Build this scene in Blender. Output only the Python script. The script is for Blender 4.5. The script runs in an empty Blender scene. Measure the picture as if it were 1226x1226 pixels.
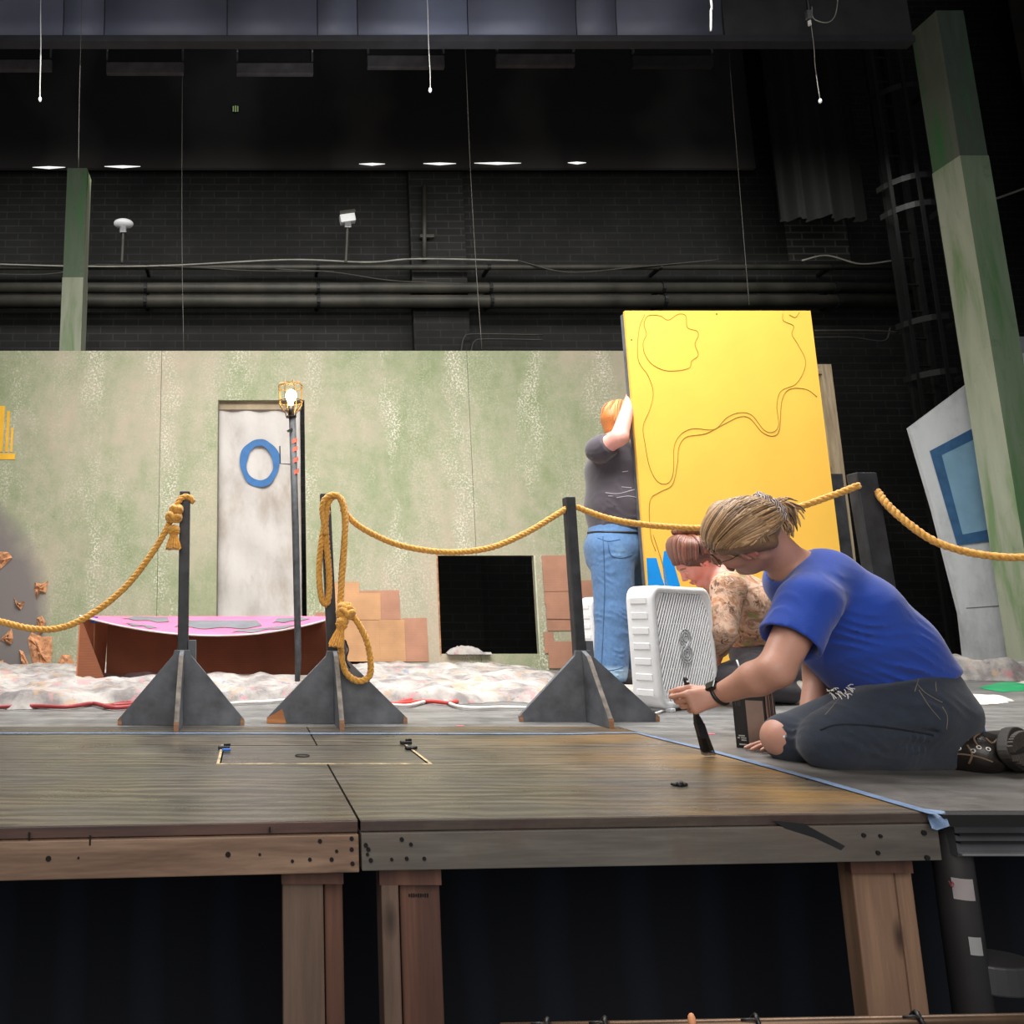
import bpy, bmesh, math, random
import numpy as np
from mathutils import Vector, Matrix, noise as mnoise
random.seed(7); rng = np.random.RandomState(5)
PI = math.pi
scene = bpy.context.scene
COL = scene.collection

# ------------------------------------------------------------------ camera
F = 880.0; CX, CY = 300.0, 613.0; H = 0.37; PITCH = math.atan(137.0 / F)
cp, sp = math.cos(PITCH), math.sin(PITCH)
cam_d = bpy.data.cameras.new('camera'); cam = bpy.data.objects.new('camera', cam_d); COL.objects.link(cam)
cam.location = (0, 0, H); cam.rotation_euler = (PI / 2 + PITCH, 0, 0)
cam_d.sensor_width = 36.0; cam_d.sensor_fit = 'HORIZONTAL'; cam_d.lens = F / 1226.0 * 36.0
cam_d.shift_x = (613.0 - CX) / 1226.0; cam_d.shift_y = (CY - 613.0) / 1226.0
cam_d.clip_start = 0.05; cam_d.clip_end = 100
scene.camera = cam
def ray(px, py):
    a = (px - CX) / F; b = (CY - py) / F
    return Vector((a, cp - b * sp, sp + b * cp))
def at(px, py, Y):
    r = ray(px, py); t = Y / r.y
    return Vector((r.x * t, Y, H + r.z * t))
def gd(px, py, z=0.0):
    r = ray(px, py); t = (z - H) / r.z
    return Vector((r.x * t, r.y * t, z))
def xat(px, Y, z):          # world X seen at column px for a point at depth Y, height z
    return (px - CX) / F * (Y * cp + (z - H) * sp)

# ------------------------------------------------------------------ materials
def lin(c):
    out = []
    for v in c[:3]:
        v = v / 255.0
        out.append(v / 12.92 if v <= 0.04045 else ((v + 0.055) / 1.055) ** 2.4)
    return (out[0], out[1], out[2], 1.0)
class NT:
    def __init__(s, name):
        s.m = bpy.data.materials.new(name); s.m.use_nodes = True
        s.t = s.m.node_tree; s.n = s.t.nodes; s.l = s.t.links
        s.b = s.n['Principled BSDF']; s.tc = s.n.new('ShaderNodeTexCoord')
    def link(s, a, b): s.l.new(a, b)
    def mapping(s, scale=(1, 1, 1), rot=(0, 0, 0), loc=(0, 0, 0)):
        m = s.n.new('ShaderNodeMapping'); m.inputs['Scale'].default_value = scale
        m.inputs['Rotation'].default_value = rot; m.inputs['Location'].default_value = loc
        s.link(s.tc.outputs['Object'], m.inputs['Vector']); return m.outputs[0]
    def noise(s, scale, detail=4, rough=0.55, vec=None, dist=0.0):
        t = s.n.new('ShaderNodeTexNoise'); t.inputs['Scale'].default_value = scale
        t.inputs['Detail'].default_value = detail; t.inputs['Roughness'].default_value = rough
        t.inputs['Distortion'].default_value = dist
        s.link(vec if vec else s.tc.outputs['Object'], t.inputs['Vector']); return t.outputs['Fac']
    def ramp(s, fac, stops, interp='LINEAR'):
        r = s.n.new('ShaderNodeValToRGB'); r.color_ramp.interpolation = interp
        e = r.color_ramp.elements
        while len(e) < len(stops): e.new(0.5)
        for i, (p, c) in enumerate(stops):
            e[i].position = p; e[i].color = lin(c) if isinstance(c, tuple) else (c, c, c, 1)
        s.link(fac, r.inputs['Fac']); return r.outputs['Color']
    def mix(s, fac, a, b, mode='MIX'):
        m = s.n.new('ShaderNodeMix'); m.data_type = 'RGBA'; m.blend_type = mode
        for sock, v in ((m.inputs[0], fac), (m.inputs[6], a), (m.inputs[7], b)):
            if isinstance(v, bpy.types.NodeSocket): s.link(v, sock)
            elif isinstance(v, tuple): sock.default_value = lin(v)
            else: sock.default_value = v
        return m.outputs[2]
    def math(s, op, a, b=0.0, c=None, clamp=False):
        m = s.n.new('ShaderNodeMath'); m.operation = op; m.use_clamp = clamp
        for i, v in enumerate((a, b) if c is None else (a, b, c)):
            if isinstance(v, bpy.types.NodeSocket): s.link(v, m.inputs[i])
            else: m.inputs[i].default_value = v
        return m.outputs[0]
    def xyz(s, vec=None):
        x = s.n.new('ShaderNodeSeparateXYZ'); s.link(vec if vec else s.tc.outputs['Object'], x.inputs[0]); return x.outputs
    def color(s, c):
        if isinstance(c, tuple): s.b.inputs['Base Color'].default_value = lin(c)
        else: s.link(c, s.b.inputs['Base Color'])
    def rough(s, v):
        if isinstance(v, (int, float)): s.b.inputs['Roughness'].default_value = v
        else: s.link(v, s.b.inputs['Roughness'])
    def bump(s, h, strength=0.3, dist=0.01):
        b = s.n.new('ShaderNodeBump'); b.inputs['Strength'].default_value = strength
        b.inputs['Distance'].default_value = dist; s.link(h, b.inputs['Height']); s.link(b.outputs[0], s.b.inputs['Normal'])
    def set(s, k, v): s.b.inputs[k].default_value = v

def m_plain(name, c, rough=0.6, metal=0.0, var=0.12, scale=6, bump=0.0, bscale=40):
    t = NT(name)
    dark = tuple(int(v * (1 - var)) for v in c); lite = tuple(min(255, int(v * (1 + var))) for v in c)
    t.color(t.ramp(t.noise(scale), [(0.3, dark), (0.7, lite)])); t.rough(rough); t.set('Metallic', metal)
    if bump: t.bump(t.noise(bscale, 3), bump, 0.01)
    return t.m
def m_emit(name, c, s):
    t = NT(name); t.color(c); t.set('Emission Color', lin(c)); t.set('Emission Strength', s); return t.m
def m_wood(name, c1, c2, axis='X', rough=0.55, scale=1.0, streak=0.5, knots=True, dirt=None):
    t = NT(name)
    sc = {'X': (1.2, 22, 22), 'Z': (22, 22, 1.2), 'Y': (22, 1.2, 22)}[axis]
    sc = tuple(v * scale for v in sc)
    v = t.mapping(sc)
    g = t.noise(1.0, 6, 0.6, v, 0.6)
    g2 = t.noise(6.0, 3, 0.6, v)
    mixg = t.math('ADD', t.math('MULTIPLY', g, 0.75), t.math('MULTIPLY', g2, 0.25))
    col = t.ramp(mixg, [(0.5 - streak * 0.3, c2), (0.5, tuple((a + b) // 2 for a, b in zip(c1, c2))), (0.5 + streak * 0.25, c1)])
    big = t.ramp(t.noise(2.5, 3), [(0.35, 0.82), (0.7, 1.0)])
    col = t.mix(1.0, col, big, 'MULTIPLY')
    if knots:
        vo = t.n.new('ShaderNodeTexVoronoi'); vo.inputs['Scale'].default_value = 1.0
        kv = t.mapping(tuple(3.5 if s_ < 2 * scale else 9 for s_ in sc)); t.link(kv, vo.inputs['Vector'])
        k = t.ramp(vo.outputs['Distance'], [(0.05, 0.0), (0.16, 1.0)])
        kk = t.mix(k, tuple(int(q * 0.45) for q in c2), (255, 255, 255))
        col = t.mix(0.8, col, kk, 'MULTIPLY')
    if dirt:
        col = t.mix(t.ramp(t.noise(5, 5, 0.7), [(0.45, 0.0), (0.62, 0.75)]), col, dirt)
    t.color(col); t.rough(rough); t.bump(mixg, 0.25, 0.004)
    return t.m
def m_attr(name, rough=0.6, fuzz=0.0, bump=0.2, bscale=150, sss=0.0, var=0.12, vscale=30):
    t = NT(name); a = t.n.new('ShaderNodeVertexColor'); a.layer_name = 'Col'
    v = t.ramp(t.noise(vscale, 4, 0.6), [(0.3, 1 - var), (0.7, 1.0)])
    t.color(t.mix(1.0, a.outputs['Color'], v, 'MULTIPLY')); t.rough(rough)
    if bump: t.bump(t.noise(bscale, 3), bump, 0.003)
    if fuzz: t.set('Sheen Weight', fuzz)
    if sss:
        t.set('Subsurface Weight', sss); t.b.inputs['Subsurface Radius'].default_value = (0.01, 0.004, 0.002)
    return t.m

# ------------------------------------------------------------------ object plumbing
def thing(name, label, cat, loc=(0, 0, 0), group=None):
    o = bpy.data.objects.new(name, None); COL.objects.link(o); o.location = loc; o.empty_display_size = 0.1
    o['label'] = label; o['category'] = cat
    if group: o['group'] = group
    return o
def tag(o, label, cat, group=None, kind=None):
    o['label'] = label; o['category'] = cat
    if group: o['group'] = group
    if kind: o['kind'] = kind
    return o
def wloc(p):
    v = Vector((0, 0, 0))
    while p: v += p.location; p = p.parent
    return v
def link_mesh(name, me, mats, parent, origin, smooth):
    if not isinstance(mats, (list, tuple)): mats = [mats]
    for m in mats: me.materials.append(m)
    base = wloc(parent)
    if origin is None: origin = base
    origin = Vector(origin)
    me.transform(Matrix.Translation(-origin))
    if smooth is not None: me.polygons.foreach_set('use_smooth', [smooth] * len(me.polygons))
    o = bpy.data.objects.new(name, me); COL.objects.link(o); o.parent = parent; o.location = origin - base
    return o
def obj(name, bm, mats, parent=None, origin=None, smooth=False, bevel=0.0, label=None):
    """bm: vertices in world space"""
    me = bpy.data.meshes.new(name)
    bmesh.ops.recalc_face_normals(bm, faces=bm.faces)
    bm.to_mesh(me); bm.free()
    o = link_mesh(name, me, mats, parent, origin, smooth)
    if bevel:
        b = o.modifiers.new('bevel', 'BEVEL'); b.width = bevel; b.segments = 2; b.limit_method = 'ANGLE'
    if label: o['label'] = label
    return o
def struct(name, bm, m, **k):
    o = obj(name, bm, m, **k); o['kind'] = 'structure'; return o
def nb(): return bmesh.new()

def add_box(bm, c, s, rz=0.0, R=None, mi=0):
    c = Vector(c); M = R if R is not None else Matrix.Rotation(rz, 3, 'Z')
    vs = [bm.verts.new(c + M @ Vector((x * s[0] / 2, y * s[1] / 2, z * s[2] / 2))) for x in (-1, 1) for y in (-1, 1) for z in (-1, 1)]
    for f in ((0, 1, 3, 2), (4, 6, 7, 5), (0, 4, 5, 1), (2, 3, 7, 6), (0, 2, 6, 4), (1, 5, 7, 3)):
        q = bm.faces.new([vs[i] for i in f]); q.material_index = mi
def box2(bm, lo, hi, mi=0):
    lo, hi = Vector(lo), Vector(hi); add_box(bm, (lo + hi) / 2, hi - lo, mi=mi)
def frame_of(d):
    d = d.normalized(); u = Vector((0, 0, 1)) if abs(d.z) < 0.9 else Vector((1, 0, 0))
    a = d.cross(u).normalized(); return a, d.cross(a).normalized()
def add_tube(bm, pts, rad, n=8, cap=True, closed=False, mi=0, a0=None):
    """swept tube with parallel transport"""
    pts = [Vector(p) for p in pts]; N = len(pts)
    rads = rad if isinstance(rad, (list, tuple)) else [rad] * N
    tang = []
    for i in range(N):
        if closed: d = pts[(i + 1) % N] - pts[i - 1]
        else: d = pts[min(i + 1, N - 1)] - pts[max(i - 1, 0)]
        if d.length < 1e-9: d = Vector((0, 0, 1))
        tang.append(d.normalized())
    a, b = frame_of(tang[0])
    if a0 is not None: a = (Vector(a0) - tang[0] * tang[0].dot(Vector(a0))).normalized()
    rings = []
    for i in range(N):
        a = (a - tang[i] * a.dot(tang[i])).normalized(); b = tang[i].cross(a)
        rings.append([bm.verts.new(pts[i] + (a * math.cos(2 * PI * k / n) + b * math.sin(2 * PI * k / n)) * rads[i]) for k in range(n)])
    for i in range(N if closed else N - 1):
        r0, r1 = rings[i], rings[(i + 1) % N]
        for k in range(n):
            f = bm.faces.new((r0[k], r0[(k + 1) % n], r1[(k + 1) % n], r1[k])); f.material_index = mi; f.smooth = True
    if cap and not closed:
        for r in (rings[0][::-1], rings[-1]):
            f = bm.faces.new(r); f.material_index = mi
def add_prism(bm, poly, off, mi=0):
    """poly: list of world points (planar), off: extrusion vector"""
    off = Vector(off); a = [bm.verts.new(Vector(p)) for p in poly]; b = [bm.verts.new(Vector(p) + off) for p in poly]
    n = len(a)
    bm.faces.new(a).material_index = mi; bm.faces.new(b[::-1]).material_index = mi
    for i in range(n):
        bm.faces.new((a[i], b[i], b[(i + 1) % n], a[(i + 1) % n])).material_index = mi
def add_disc(bm, c, nrm, r, h, n=20, mi=0):
    nrm = Vector(nrm).normalized(); add_tube(bm, [Vector(c) - nrm * h / 2, Vector(c) + nrm * h / 2], r, n, mi=mi)
def add_ball(bm, c, r, sub=2):
    M = Matrix.Translation(Vector(c))
    if isinstance(r, (tuple, list)): M = M @ Matrix.Diagonal((r[0], r[1], r[2], 1)); r = 1
    bmesh.ops.create_icosphere(bm, subdivisions=sub, radius=r, matrix=M)
def catmull(P, n=8, closed=False):
    P = [Vector(p) for p in P]; out = []; N = len(P)
    rngi = range(N) if closed else range(N - 1)
    for i in rngi:
        p0 = P[(i - 1) % N] if (closed or i > 0) else P[0] * 2 - P[1]
        p1 = P[i]; p2 = P[(i + 1) % N]
        p3 = P[(i + 2) % N] if (closed or i + 2 < N) else P[-1] * 2 - P[-2]
        for k in range(n):
            t = k / n
            out.append(0.5 * ((2 * p1) + (p2 - p0) * t + (2 * p0 - 5 * p1 + 4 * p2 - p3) * t * t + (3 * p1 - p0 - 3 * p2 + p3) * t ** 3))
    if not closed: out.append(P[-1])
    return out
def resample(pts, step):
    out = [pts[0]]; acc = 0
    for i in range(1, len(pts)):
        a, b = pts[i - 1], pts[i]; L = (b - a).length
        while L > 1e-9 and acc + L >= step:
            t = (step - acc) / L; a = a.lerp(b, t); out.append(a); L = (b - a).length; acc = 0
        acc += L
    out.append(pts[-1]); return out
def add_rope(bm, pts, r=0.012, turn=0.05, strands=3, n=6):
    pts = resample(pts, turn / 7)
    t0 = (pts[1] - pts[0]).normalized(); a, _ = frame_of(t0); As = []; Bs = []
    for i in range(len(pts)):
        t = (pts[min(i + 1, len(pts) - 1)] - pts[max(i - 1, 0)]).normalized()
        a = (a - t * a.dot(t)).normalized(); As.append(a.copy()); Bs.append(t.cross(a))
    for s in range(strands):
        q = []
        for i, p in enumerate(pts):
            an = 2 * PI * (i / 7.0 + s / strands)
            q.append(p + (As[i] * math.cos(an) + Bs[i] * math.sin(an)) * r * 0.42)
        add_tube(bm, q, r * 0.60, n)

# ------------------------------------------------------------------ implicit surface builder (one smooth continuous mesh)
class Blob:
    FAR = 0.05
    def __init__(s): s.p = []; s.post = []; s.tail = []
    def rc(s, a, b, r1, r2, k=0.02, flat=None, cuts=(), sub=False, tail=False):
        """round cone a->b; flat=(axis, factor): thickness along axis is multiplied by factor; cuts=[(point, normal)] keeps the side opposite the normal"""
        (s.tail if tail else s.p).append(dict(t='rc', a=np.array(a, float), b=np.array(b, float), r1=r1, r2=r2, k=k, flat=flat, cuts=cuts, sub=sub)); return s
    def ell(s, c, R, rad, k=0.02, sub=False, cuts=(), tail=False):
        (s.tail if tail else s.p).append(dict(t='el', c=np.array(c, float), R=np.array(R, float), rad=np.array(rad, float), k=k, sub=sub, cuts=cuts)); return s
    def chain(s, pts, rads, k=0.015, **kw):
        for i in range(len(pts) - 1): s.rc(pts[i], pts[i + 1], rads[i], rads[i + 1], k, **kw)
        return s
    def wrinkle(s, c, rad, w, amp, freq=1.0, seed=0): s.post.append((np.array(c, float), rad, np.array(w, float), amp, freq, seed)); return s
    def _bb(s, q):
        if q['t'] == 'rc':
            r = max(q['r1'], q['r2']) * (max(1, q['flat'][1]) if q['flat'] else 1)
            return np.minimum(q['a'], q['b']) - r, np.maximum(q['a'], q['b']) + r
        r = q['rad'].max(); return q['c'] - r, q['c'] + r
    def _d(s, q, P):
        if q['t'] == 'rc':
            a, b = q['a'], q['b']; X = P
            if q['flat']:
                ax = np.array(q['flat'][0], float); ax /= np.linalg.norm(ax); f = q['flat'][1]
                M = np.eye(3) + np.outer(ax, ax) * (1 / f - 1)
                X = P @ M.T; a = M @ a; b = M @ b
            ba = b - a; L2 = max(ba @ ba, 1e-12); t = np.clip(((X - a) @ ba) / L2, 0, 1)
            d = np.linalg.norm(X - a - t[..., None] * ba, axis=-1) - (q['r1'] + (q['r2'] - q['r1']) * t)
            if q['flat'] and q['flat'][1] < 1: d = d * (0.5 + 0.5 * q['flat'][1])
        else:
            X = (P - q['c']) @ q['R'].T
            k0 = np.linalg.norm(X / q['rad'], axis=-1); k1 = np.linalg.norm(X / q['rad'] ** 2, axis=-1)
            d = k0 * (k0 - 1.0) / np.maximum(k1, 1e-9)
        for (cpt, cn) in q['cuts']:
            cn = np.array(cn, float); cn /= np.linalg.norm(cn); d = np.maximum(d, (P - np.array(cpt, float)) @ cn)
        return d
    def mesh(s, name, h):
        adds = [q for q in s.p + s.tail if not q['sub']]
        lo = np.min([s._bb(q)[0] for q in adds], 0) - 3 * h - 0.01; hi = np.max([s._bb(q)[1] for q in adds], 0) + 3 * h + 0.01
        n = np.ceil((hi - lo) / h).astype(int) + 1
        f = np.full(tuple(n), s.FAR, np.float32)
        ax = [lo[i] + h * np.arange(n[i]) for i in range(3)]
        def run(lst):
            for q in lst:
                b0, b1 = s._bb(q); m = s.FAR + q['k']
                i0 = np.maximum(np.floor((b0 - m - lo) / h).astype(int), 0); i1 = np.minimum(np.ceil((b1 + m - lo) / h).astype(int) + 1, n)
                if (i1 <= i0).any(): continue
                sl = tuple(slice(i0[k], i1[k]) for k in range(3))
                G = np.stack(np.meshgrid(*[ax[k][i0[k]:i1[k]] for k in range(3)], indexing='ij'), -1)
                d = s._d(q, G); g = f[sl]; k = max(q['k'], 1e-5)
                if q['sub']:
                    hh = np.clip(0.5 - 0.5 * (g + d) / k, 0, 1); f[sl] = g * (1 - hh) + (-d) * hh + k * hh * (1 - hh)
                else:
                    hh = np.clip(0.5 + 0.5 * (g - d) / k, 0, 1); f[sl] = np.minimum(g * (1 - hh) + d * hh - k * hh * (1 - hh), s.FAR)
        run(s.p)
        for (c, rad, w, amp, freq, seed) in s.post:
            i0 = np.maximum(((c - 2.2 * rad - lo) / h).astype(int), 0); i1 = np.minimum(((c + 2.2 * rad - lo) / h).astype(int) + 1, n)
            if (i1 <= i0).any(): continue
            sl = tuple(slice(i0[k], i1[k]) for k in range(3))
            G = np.stack(np.meshgrid(*[ax[k][i0[k]:i1[k]] for k in range(3)], indexing='ij'), -1)
            e = np.exp(-((G - c) ** 2).sum(-1) / rad ** 2)
            ph = G @ w * freq + 1.6 * np.sin(G[..., 0] * 17 + seed) * np.cos(G[..., 2] * 13 + seed * 2) + 1.2 * np.sin(G[..., 1] * 15 + G[..., 2] * 21 + seed)
            ph = ph + 2.2 * np.sin(G @ np.array([9.0, 23.0, -11.0]) + seed * 3) + 1.3 * np.sin(G @ np.array([31.0, -7.0, 19.0]) + seed)
            md = np.clip(.45 + .8 * np.sin(G @ np.array([21.0, 13.0, 17.0]) + seed * 1.7) * np.cos(G @ np.array([-15.0, 9.0, 24.0]) + seed), 0.05, 1.2)
            rid = 1 - np.abs(np.sin(ph)); f[sl] += (amp * md * e * (0.4 - rid ** 2)).astype(np.float32)
        run(s.tail)
        ins = f < 0
        c8 = [ins[i:n[0] - 1 + i, j:n[1] - 1 + j, k:n[2] - 1 + k] for i in (0, 1) for j in (0, 1) for k in (0, 1)]
        cnt = sum(c.astype(np.int8) for c in c8); act = (cnt > 0) & (cnt < 8)
        idx = np.argwhere(act); vid = np.full(act.shape, -1, np.int64); vid[act] = np.arange(len(idx))
        acc = np.zeros((len(idx), 3)); num = np.zeros(len(idx))
        offs = [(i, j, k) for i in (0, 1) for j in (0, 1) for k in (0, 1)]
        for u in range(8):
            for v in range(u + 1, 8):
                o1, o2 = np.array(offs[u]), np.array(offs[v])
                if np.abs(o1 - o2).sum() != 1: continue
                f1 = f[tuple((idx + o1).T)]; f2 = f[tuple((idx + o2).T)]; cr = (f1 < 0) != (f2 < 0)
                t = np.where(cr, f1 / np.where(cr, f1 - f2, 1), 0)
                acc += np.where(cr[:, None], o1 + t[:, None] * (o2 - o1), 0); num += cr
        V = lo + h * (idx + acc / num[:, None])
        Q = []
        for a in range(3):
            b, c = (a + 1) % 3, (a + 2) % 3
            s0 = [slice(None)] * 3; s1 = [slice(None)] * 3; s0[a] = slice(0, -1); s1[a] = slice(1, None)
            A, B = ins[tuple(s0)], ins[tuple(s1)]; e = np.argwhere(A != B)
            e = e[(e[:, b] > 0) & (e[:, c] > 0) & (e[:, b] < n[b] - 1) & (e[:, c] < n[c] - 1)]
            fl = A[tuple(e.T)]
            eb = np.eye(3, dtype=int)[b]; ec = np.eye(3, dtype=int)[c]
            q = np.stack([vid[tuple((e - eb - ec).T)], vid[tuple((e - ec).T)], vid[tuple(e.T)], vid[tuple((e - eb).T)]], 1)
            q[~fl] = q[~fl][:, ::-1]; Q.append(q)
        Q = np.concatenate(Q)
        # a light smoothing pass
        for _ in range(2):
            S = np.zeros_like(V); W = np.zeros(len(V))
            for k in range(4):
                i, j = Q[:, k], Q[:, (k + 1) % 4]
                for x in range(3): S[:, x] += np.bincount(i, V[j, x], len(V)) + np.bincount(j, V[i, x], len(V))
                W += np.bincount(i, minlength=len(V)) + np.bincount(j, minlength=len(V))
            V = V * 0.6 + 0.4 * S / np.maximum(W, 1)[:, None]
        # keep the largest shell (one continuous body)
        lab = np.arange(len(V))
        while True:
            m = lab.copy()
            for k in range(4):
                i, j = Q[:, k], Q[:, (k + 1) % 4]; mn = np.minimum(m[i], m[j]); np.minimum.at(m, i, mn); np.minimum.at(m, j, mn)
            m = m[m]
            if (m == lab).all(): break
            lab = m
        u, cts = np.unique(lab, return_counts=True); keep = lab == u[cts.argmax()]
        mp = np.cumsum(keep) - 1; Q = mp[Q[keep[Q[:, 0]]]]; V = V[keep]
        me = bpy.data.meshes.new(name)
        me.vertices.add(len(V)); me.vertices.foreach_set('co', V.astype(np.float32).ravel())
        me.loops.add(len(Q) * 4); me.loops.foreach_set('vertex_index', Q.astype(np.int32).ravel())
        me.polygons.add(len(Q)); me.polygons.foreach_set('loop_start', np.arange(0, len(Q) * 4, 4, dtype=np.int32))
        me.polygons.foreach_set('loop_total', np.full(len(Q), 4, np.int32)); me.update(calc_edges=True)
        return me, V
def vcol(me, V, base, spots=(), lines=()):
    """spots: (centre, radius, colour, softness)"""
    C = np.tile(np.array(lin(base)), (len(V), 1))
    for sp_ in spots:
        c, r, col = sp_[:3]; soft = sp_[3] if len(sp_) > 3 else 0.3
        if len(c) == 2 and not isinstance(c[0], (int, float)):
            a, b = np.array(c[0], float), np.array(c[1], float); ba = b - a
            t = np.clip(((V - a) @ ba) / (ba @ ba), 0, 1); d = np.linalg.norm(V - a - t[:, None] * ba, axis=1)
        else: d = np.linalg.norm(V - np.array(c, float), axis=1)
        w = np.clip((r - d) / (r * soft), 0, 1)[:, None]; C = C * (1 - w) + np.array(lin(col)) * w
    ca = me.color_attributes.new('Col', 'FLOAT_COLOR', 'POINT'); ca.data.foreach_set('color', C.astype(np.float32).ravel())
def blob_obj(name, blob, h, mats, parent, base=None, spots=(), label=None):
    me, V = blob.mesh(name, h)
    if base is not None: vcol(me, V, base, spots)
    o = link_mesh(name, me, mats, parent, None, True)
    if label: o['label'] = label
    return o
from mathutils.bvhtree import BVHTree
def surf(o):
    """returns hit(px, py): the point of o's surface seen at that pixel, and its normal"""
    me = o.data; wl = wloc(o); vs = [v.co + wl for v in me.vertices]; t = BVHTree.FromPolygons(vs, [tuple(p.vertices) for p in me.polygons])
    def hit(px, py):
        r = ray(px, py).normalized(); h = t.ray_cast(Vector((0, 0, H)), r)
        return (h[0], h[1]) if h[0] is not None else (None, None)
    return hit
def surf_line(hit, P, r, lift=.0005, n=5, dash=None, step=3.0):
    """tube lying on a surface along a pixel polyline"""
    bm = nb(); pts = []; Q = [Vector((x, y, 0)) for x, y in P]; Q = resample(catmull(Q, 6), step); run = []
    for q in Q:
        p, nn = hit(q.x, q.y)
        if p is not None: run.append(p + nn * (lift))
        elif len(run) > 1: pts.append(run); run = []
        else: run = []
    if len(run) > 1: pts.append(run)
    for run in pts[:1]: add_tube(bm, run, [r] * len(run), n)
    return bm
# ------------------------------------------------------------------ materials of the place
YF = 1.54      # front edge of the platform near its right end
def yf(x):     # the front edge runs slightly towards the viewer at the left
    return 1.495 + (x - .21) * (.0556 if x > .21 else .072)
YB = 2.84      # blue tape line along its back
YW = 6.45      # painted flats
YK = 9.5       # brick back wall
def mat_brick():
    t = NT('black_brick'); b = t.n.new('ShaderNodeTexBrick'); x = t.xyz()
    cb = t.n.new('ShaderNodeCombineXYZ'); t.link(x[0], cb.inputs[0]); t.link(x[2], cb.inputs[1])
    t.link(cb.outputs[0], b.inputs['Vector']); b.inputs['Scale'].default_value = 1.0
    b.inputs['Brick Width'].default_value = 0.34; b.inputs['Row Height'].default_value = 0.105
    b.inputs['Mortar Size'].default_value = 0.008; b.inputs['Mortar Smooth'].default_value = 0.3
    b.inputs['Color1'].default_value = lin((34, 34, 33)); b.inputs['Color2'].default_value = lin((26, 26, 26)); b.inputs['Mortar'].default_value = lin((58, 57, 54))
    n = t.ramp(t.noise(0.9, 5, 0.6), [(0.42, 0.35), (0.65, 1.0)])
    col = t.mix(1.0, b.outputs['Color'], n, 'MULTIPLY')
    sp_ = t.ramp(t.noise(18, 4, 0.8), [(0.70, 0.0), (0.74, 0.6)])
    t.color(t.mix(sp_, col, (60, 58, 54))); t.rough(0.8); t.bump(b.outputs['Fac'], -0.5, 0.01); return t.m
def mat_drape(name, c, fx=14.0):
    t = NT(name); x = t.xyz()
    w = t.math('SINE', t.math('ADD', t.math('MULTIPLY', x[0], fx), t.math('MULTIPLY', t.noise(0.8, 2), 6)))
    t.color(t.ramp(w, [(0.0, tuple(int(v * .7) for v in c)), (1.0, c)])); t.rough(1.0); t.bump(t.noise(60, 2), 0.15, 0.005); return t.m
def mat_stage():
    t = NT('grey_painted_stage'); v = t.mapping((0.6, 5, 1))
    n1 = t.noise(1.6, 6, 0.6, v); n2 = t.noise(9, 5, 0.65)
    c = t.ramp(t.math('ADD', t.math('MULTIPLY', n1, .6), t.math('MULTIPLY', n2, .4)), [(0.36, (82, 82, 82)), (0.5, (112, 111, 110)), (0.66, (142, 141, 139))])
    sc_ = t.ramp(t.noise(40, 2, 0.5, t.mapping((0.15, 1.5, 1), (0, 0, 0.1))), [(0.66, 0.0), (0.72, 0.5)])
    c = t.mix(sc_, c, (150, 150, 148))
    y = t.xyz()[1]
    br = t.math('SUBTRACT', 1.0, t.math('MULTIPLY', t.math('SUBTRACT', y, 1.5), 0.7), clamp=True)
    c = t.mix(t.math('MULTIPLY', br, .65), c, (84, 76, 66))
    t.color(c); t.rough(t.ramp(n2, [(0.3, 0.32), (0.7, 0.55)])); t.bump(n2, 0.12, 0.004); return t.m
def mat_ply():
    t = NT('wet_painted_plywood')
    v = t.mapping((0.9, 3.6, 1.0))
    g = t.noise(2.0, 7, 0.66, v, 1.6)
    wv = t.n.new('ShaderNodeTexWave'); wv.wave_type = 'BANDS'; wv.bands_direction = 'Y'
    wv.inputs['Scale'].default_value = 3.0; wv.inputs['Distortion'].default_value = 9; wv.inputs['Detail'].default_value = 4
    wv.inputs['Detail Scale'].default_value = 1.2; t.link(t.mapping((0.7, 2.6, 1)), wv.inputs['Vector'])
    s_ = t.math('ADD', t.math('MULTIPLY', g, 0.65), t.math('MULTIPLY', wv.outputs['Fac'], 0.35))
    c = t.ramp(s_, [(0.26, (44, 39, 34)), (0.42, (76, 69, 59)), (0.60, (98, 89, 74)), (0.8, (112, 102, 86))])
    dark = t.ramp(t.noise(3.2, 5, 0.6, t.mapping((0.5, 1.6, 1))), [(0.42, 1.0), (0.62, 0.0)])
    c = t.mix(t.math('MULTIPLY', dark, .6), c, (66, 64, 61))
    xw = t.xyz(); bare = t.math('MULTIPLY', t.math('SUBTRACT', xw[0], 0.55), 1.6, clamp=True); bare = t.math('MULTIPLY', bare, t.ramp(t.noise(2.0, 4, .6, t.mapping((.7, 2.5, 1))), [(.38, 0.0), (.6, 1.0)])); c = t.mix(t.math('MULTIPLY', bare, .55), c, (150, 112, 54))  # warm ochre at right: yellow panel's reflection painted into the colour, not bare wood
    st = t.ramp(t.noise(3.0, 3, 0.5, t.mapping((1.2, 16, 1), (0, 0, 0.05))), [(0.58, 0.0), (0.66, 0.75)])
    c = t.mix(st, c, (36, 32, 28)); t.color(c)
    x = t.xyz()
    wet = t.math('MULTIPLY', t.math('SUBTRACT', x[1], YF + 0.0), 0.75, clamp=True)
    base = t.ramp(t.noise(4, 5, 0.65), [(0.35, 0.26), (0.7, 0.46)])
    t.rough(t.math('SUBTRACT', base, t.math('MULTIPLY', wet, 0.10))); t.bump(s_, 0.5, 0.0025); t.set('Specular IOR Level', 0.9)
    return t.m
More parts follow.
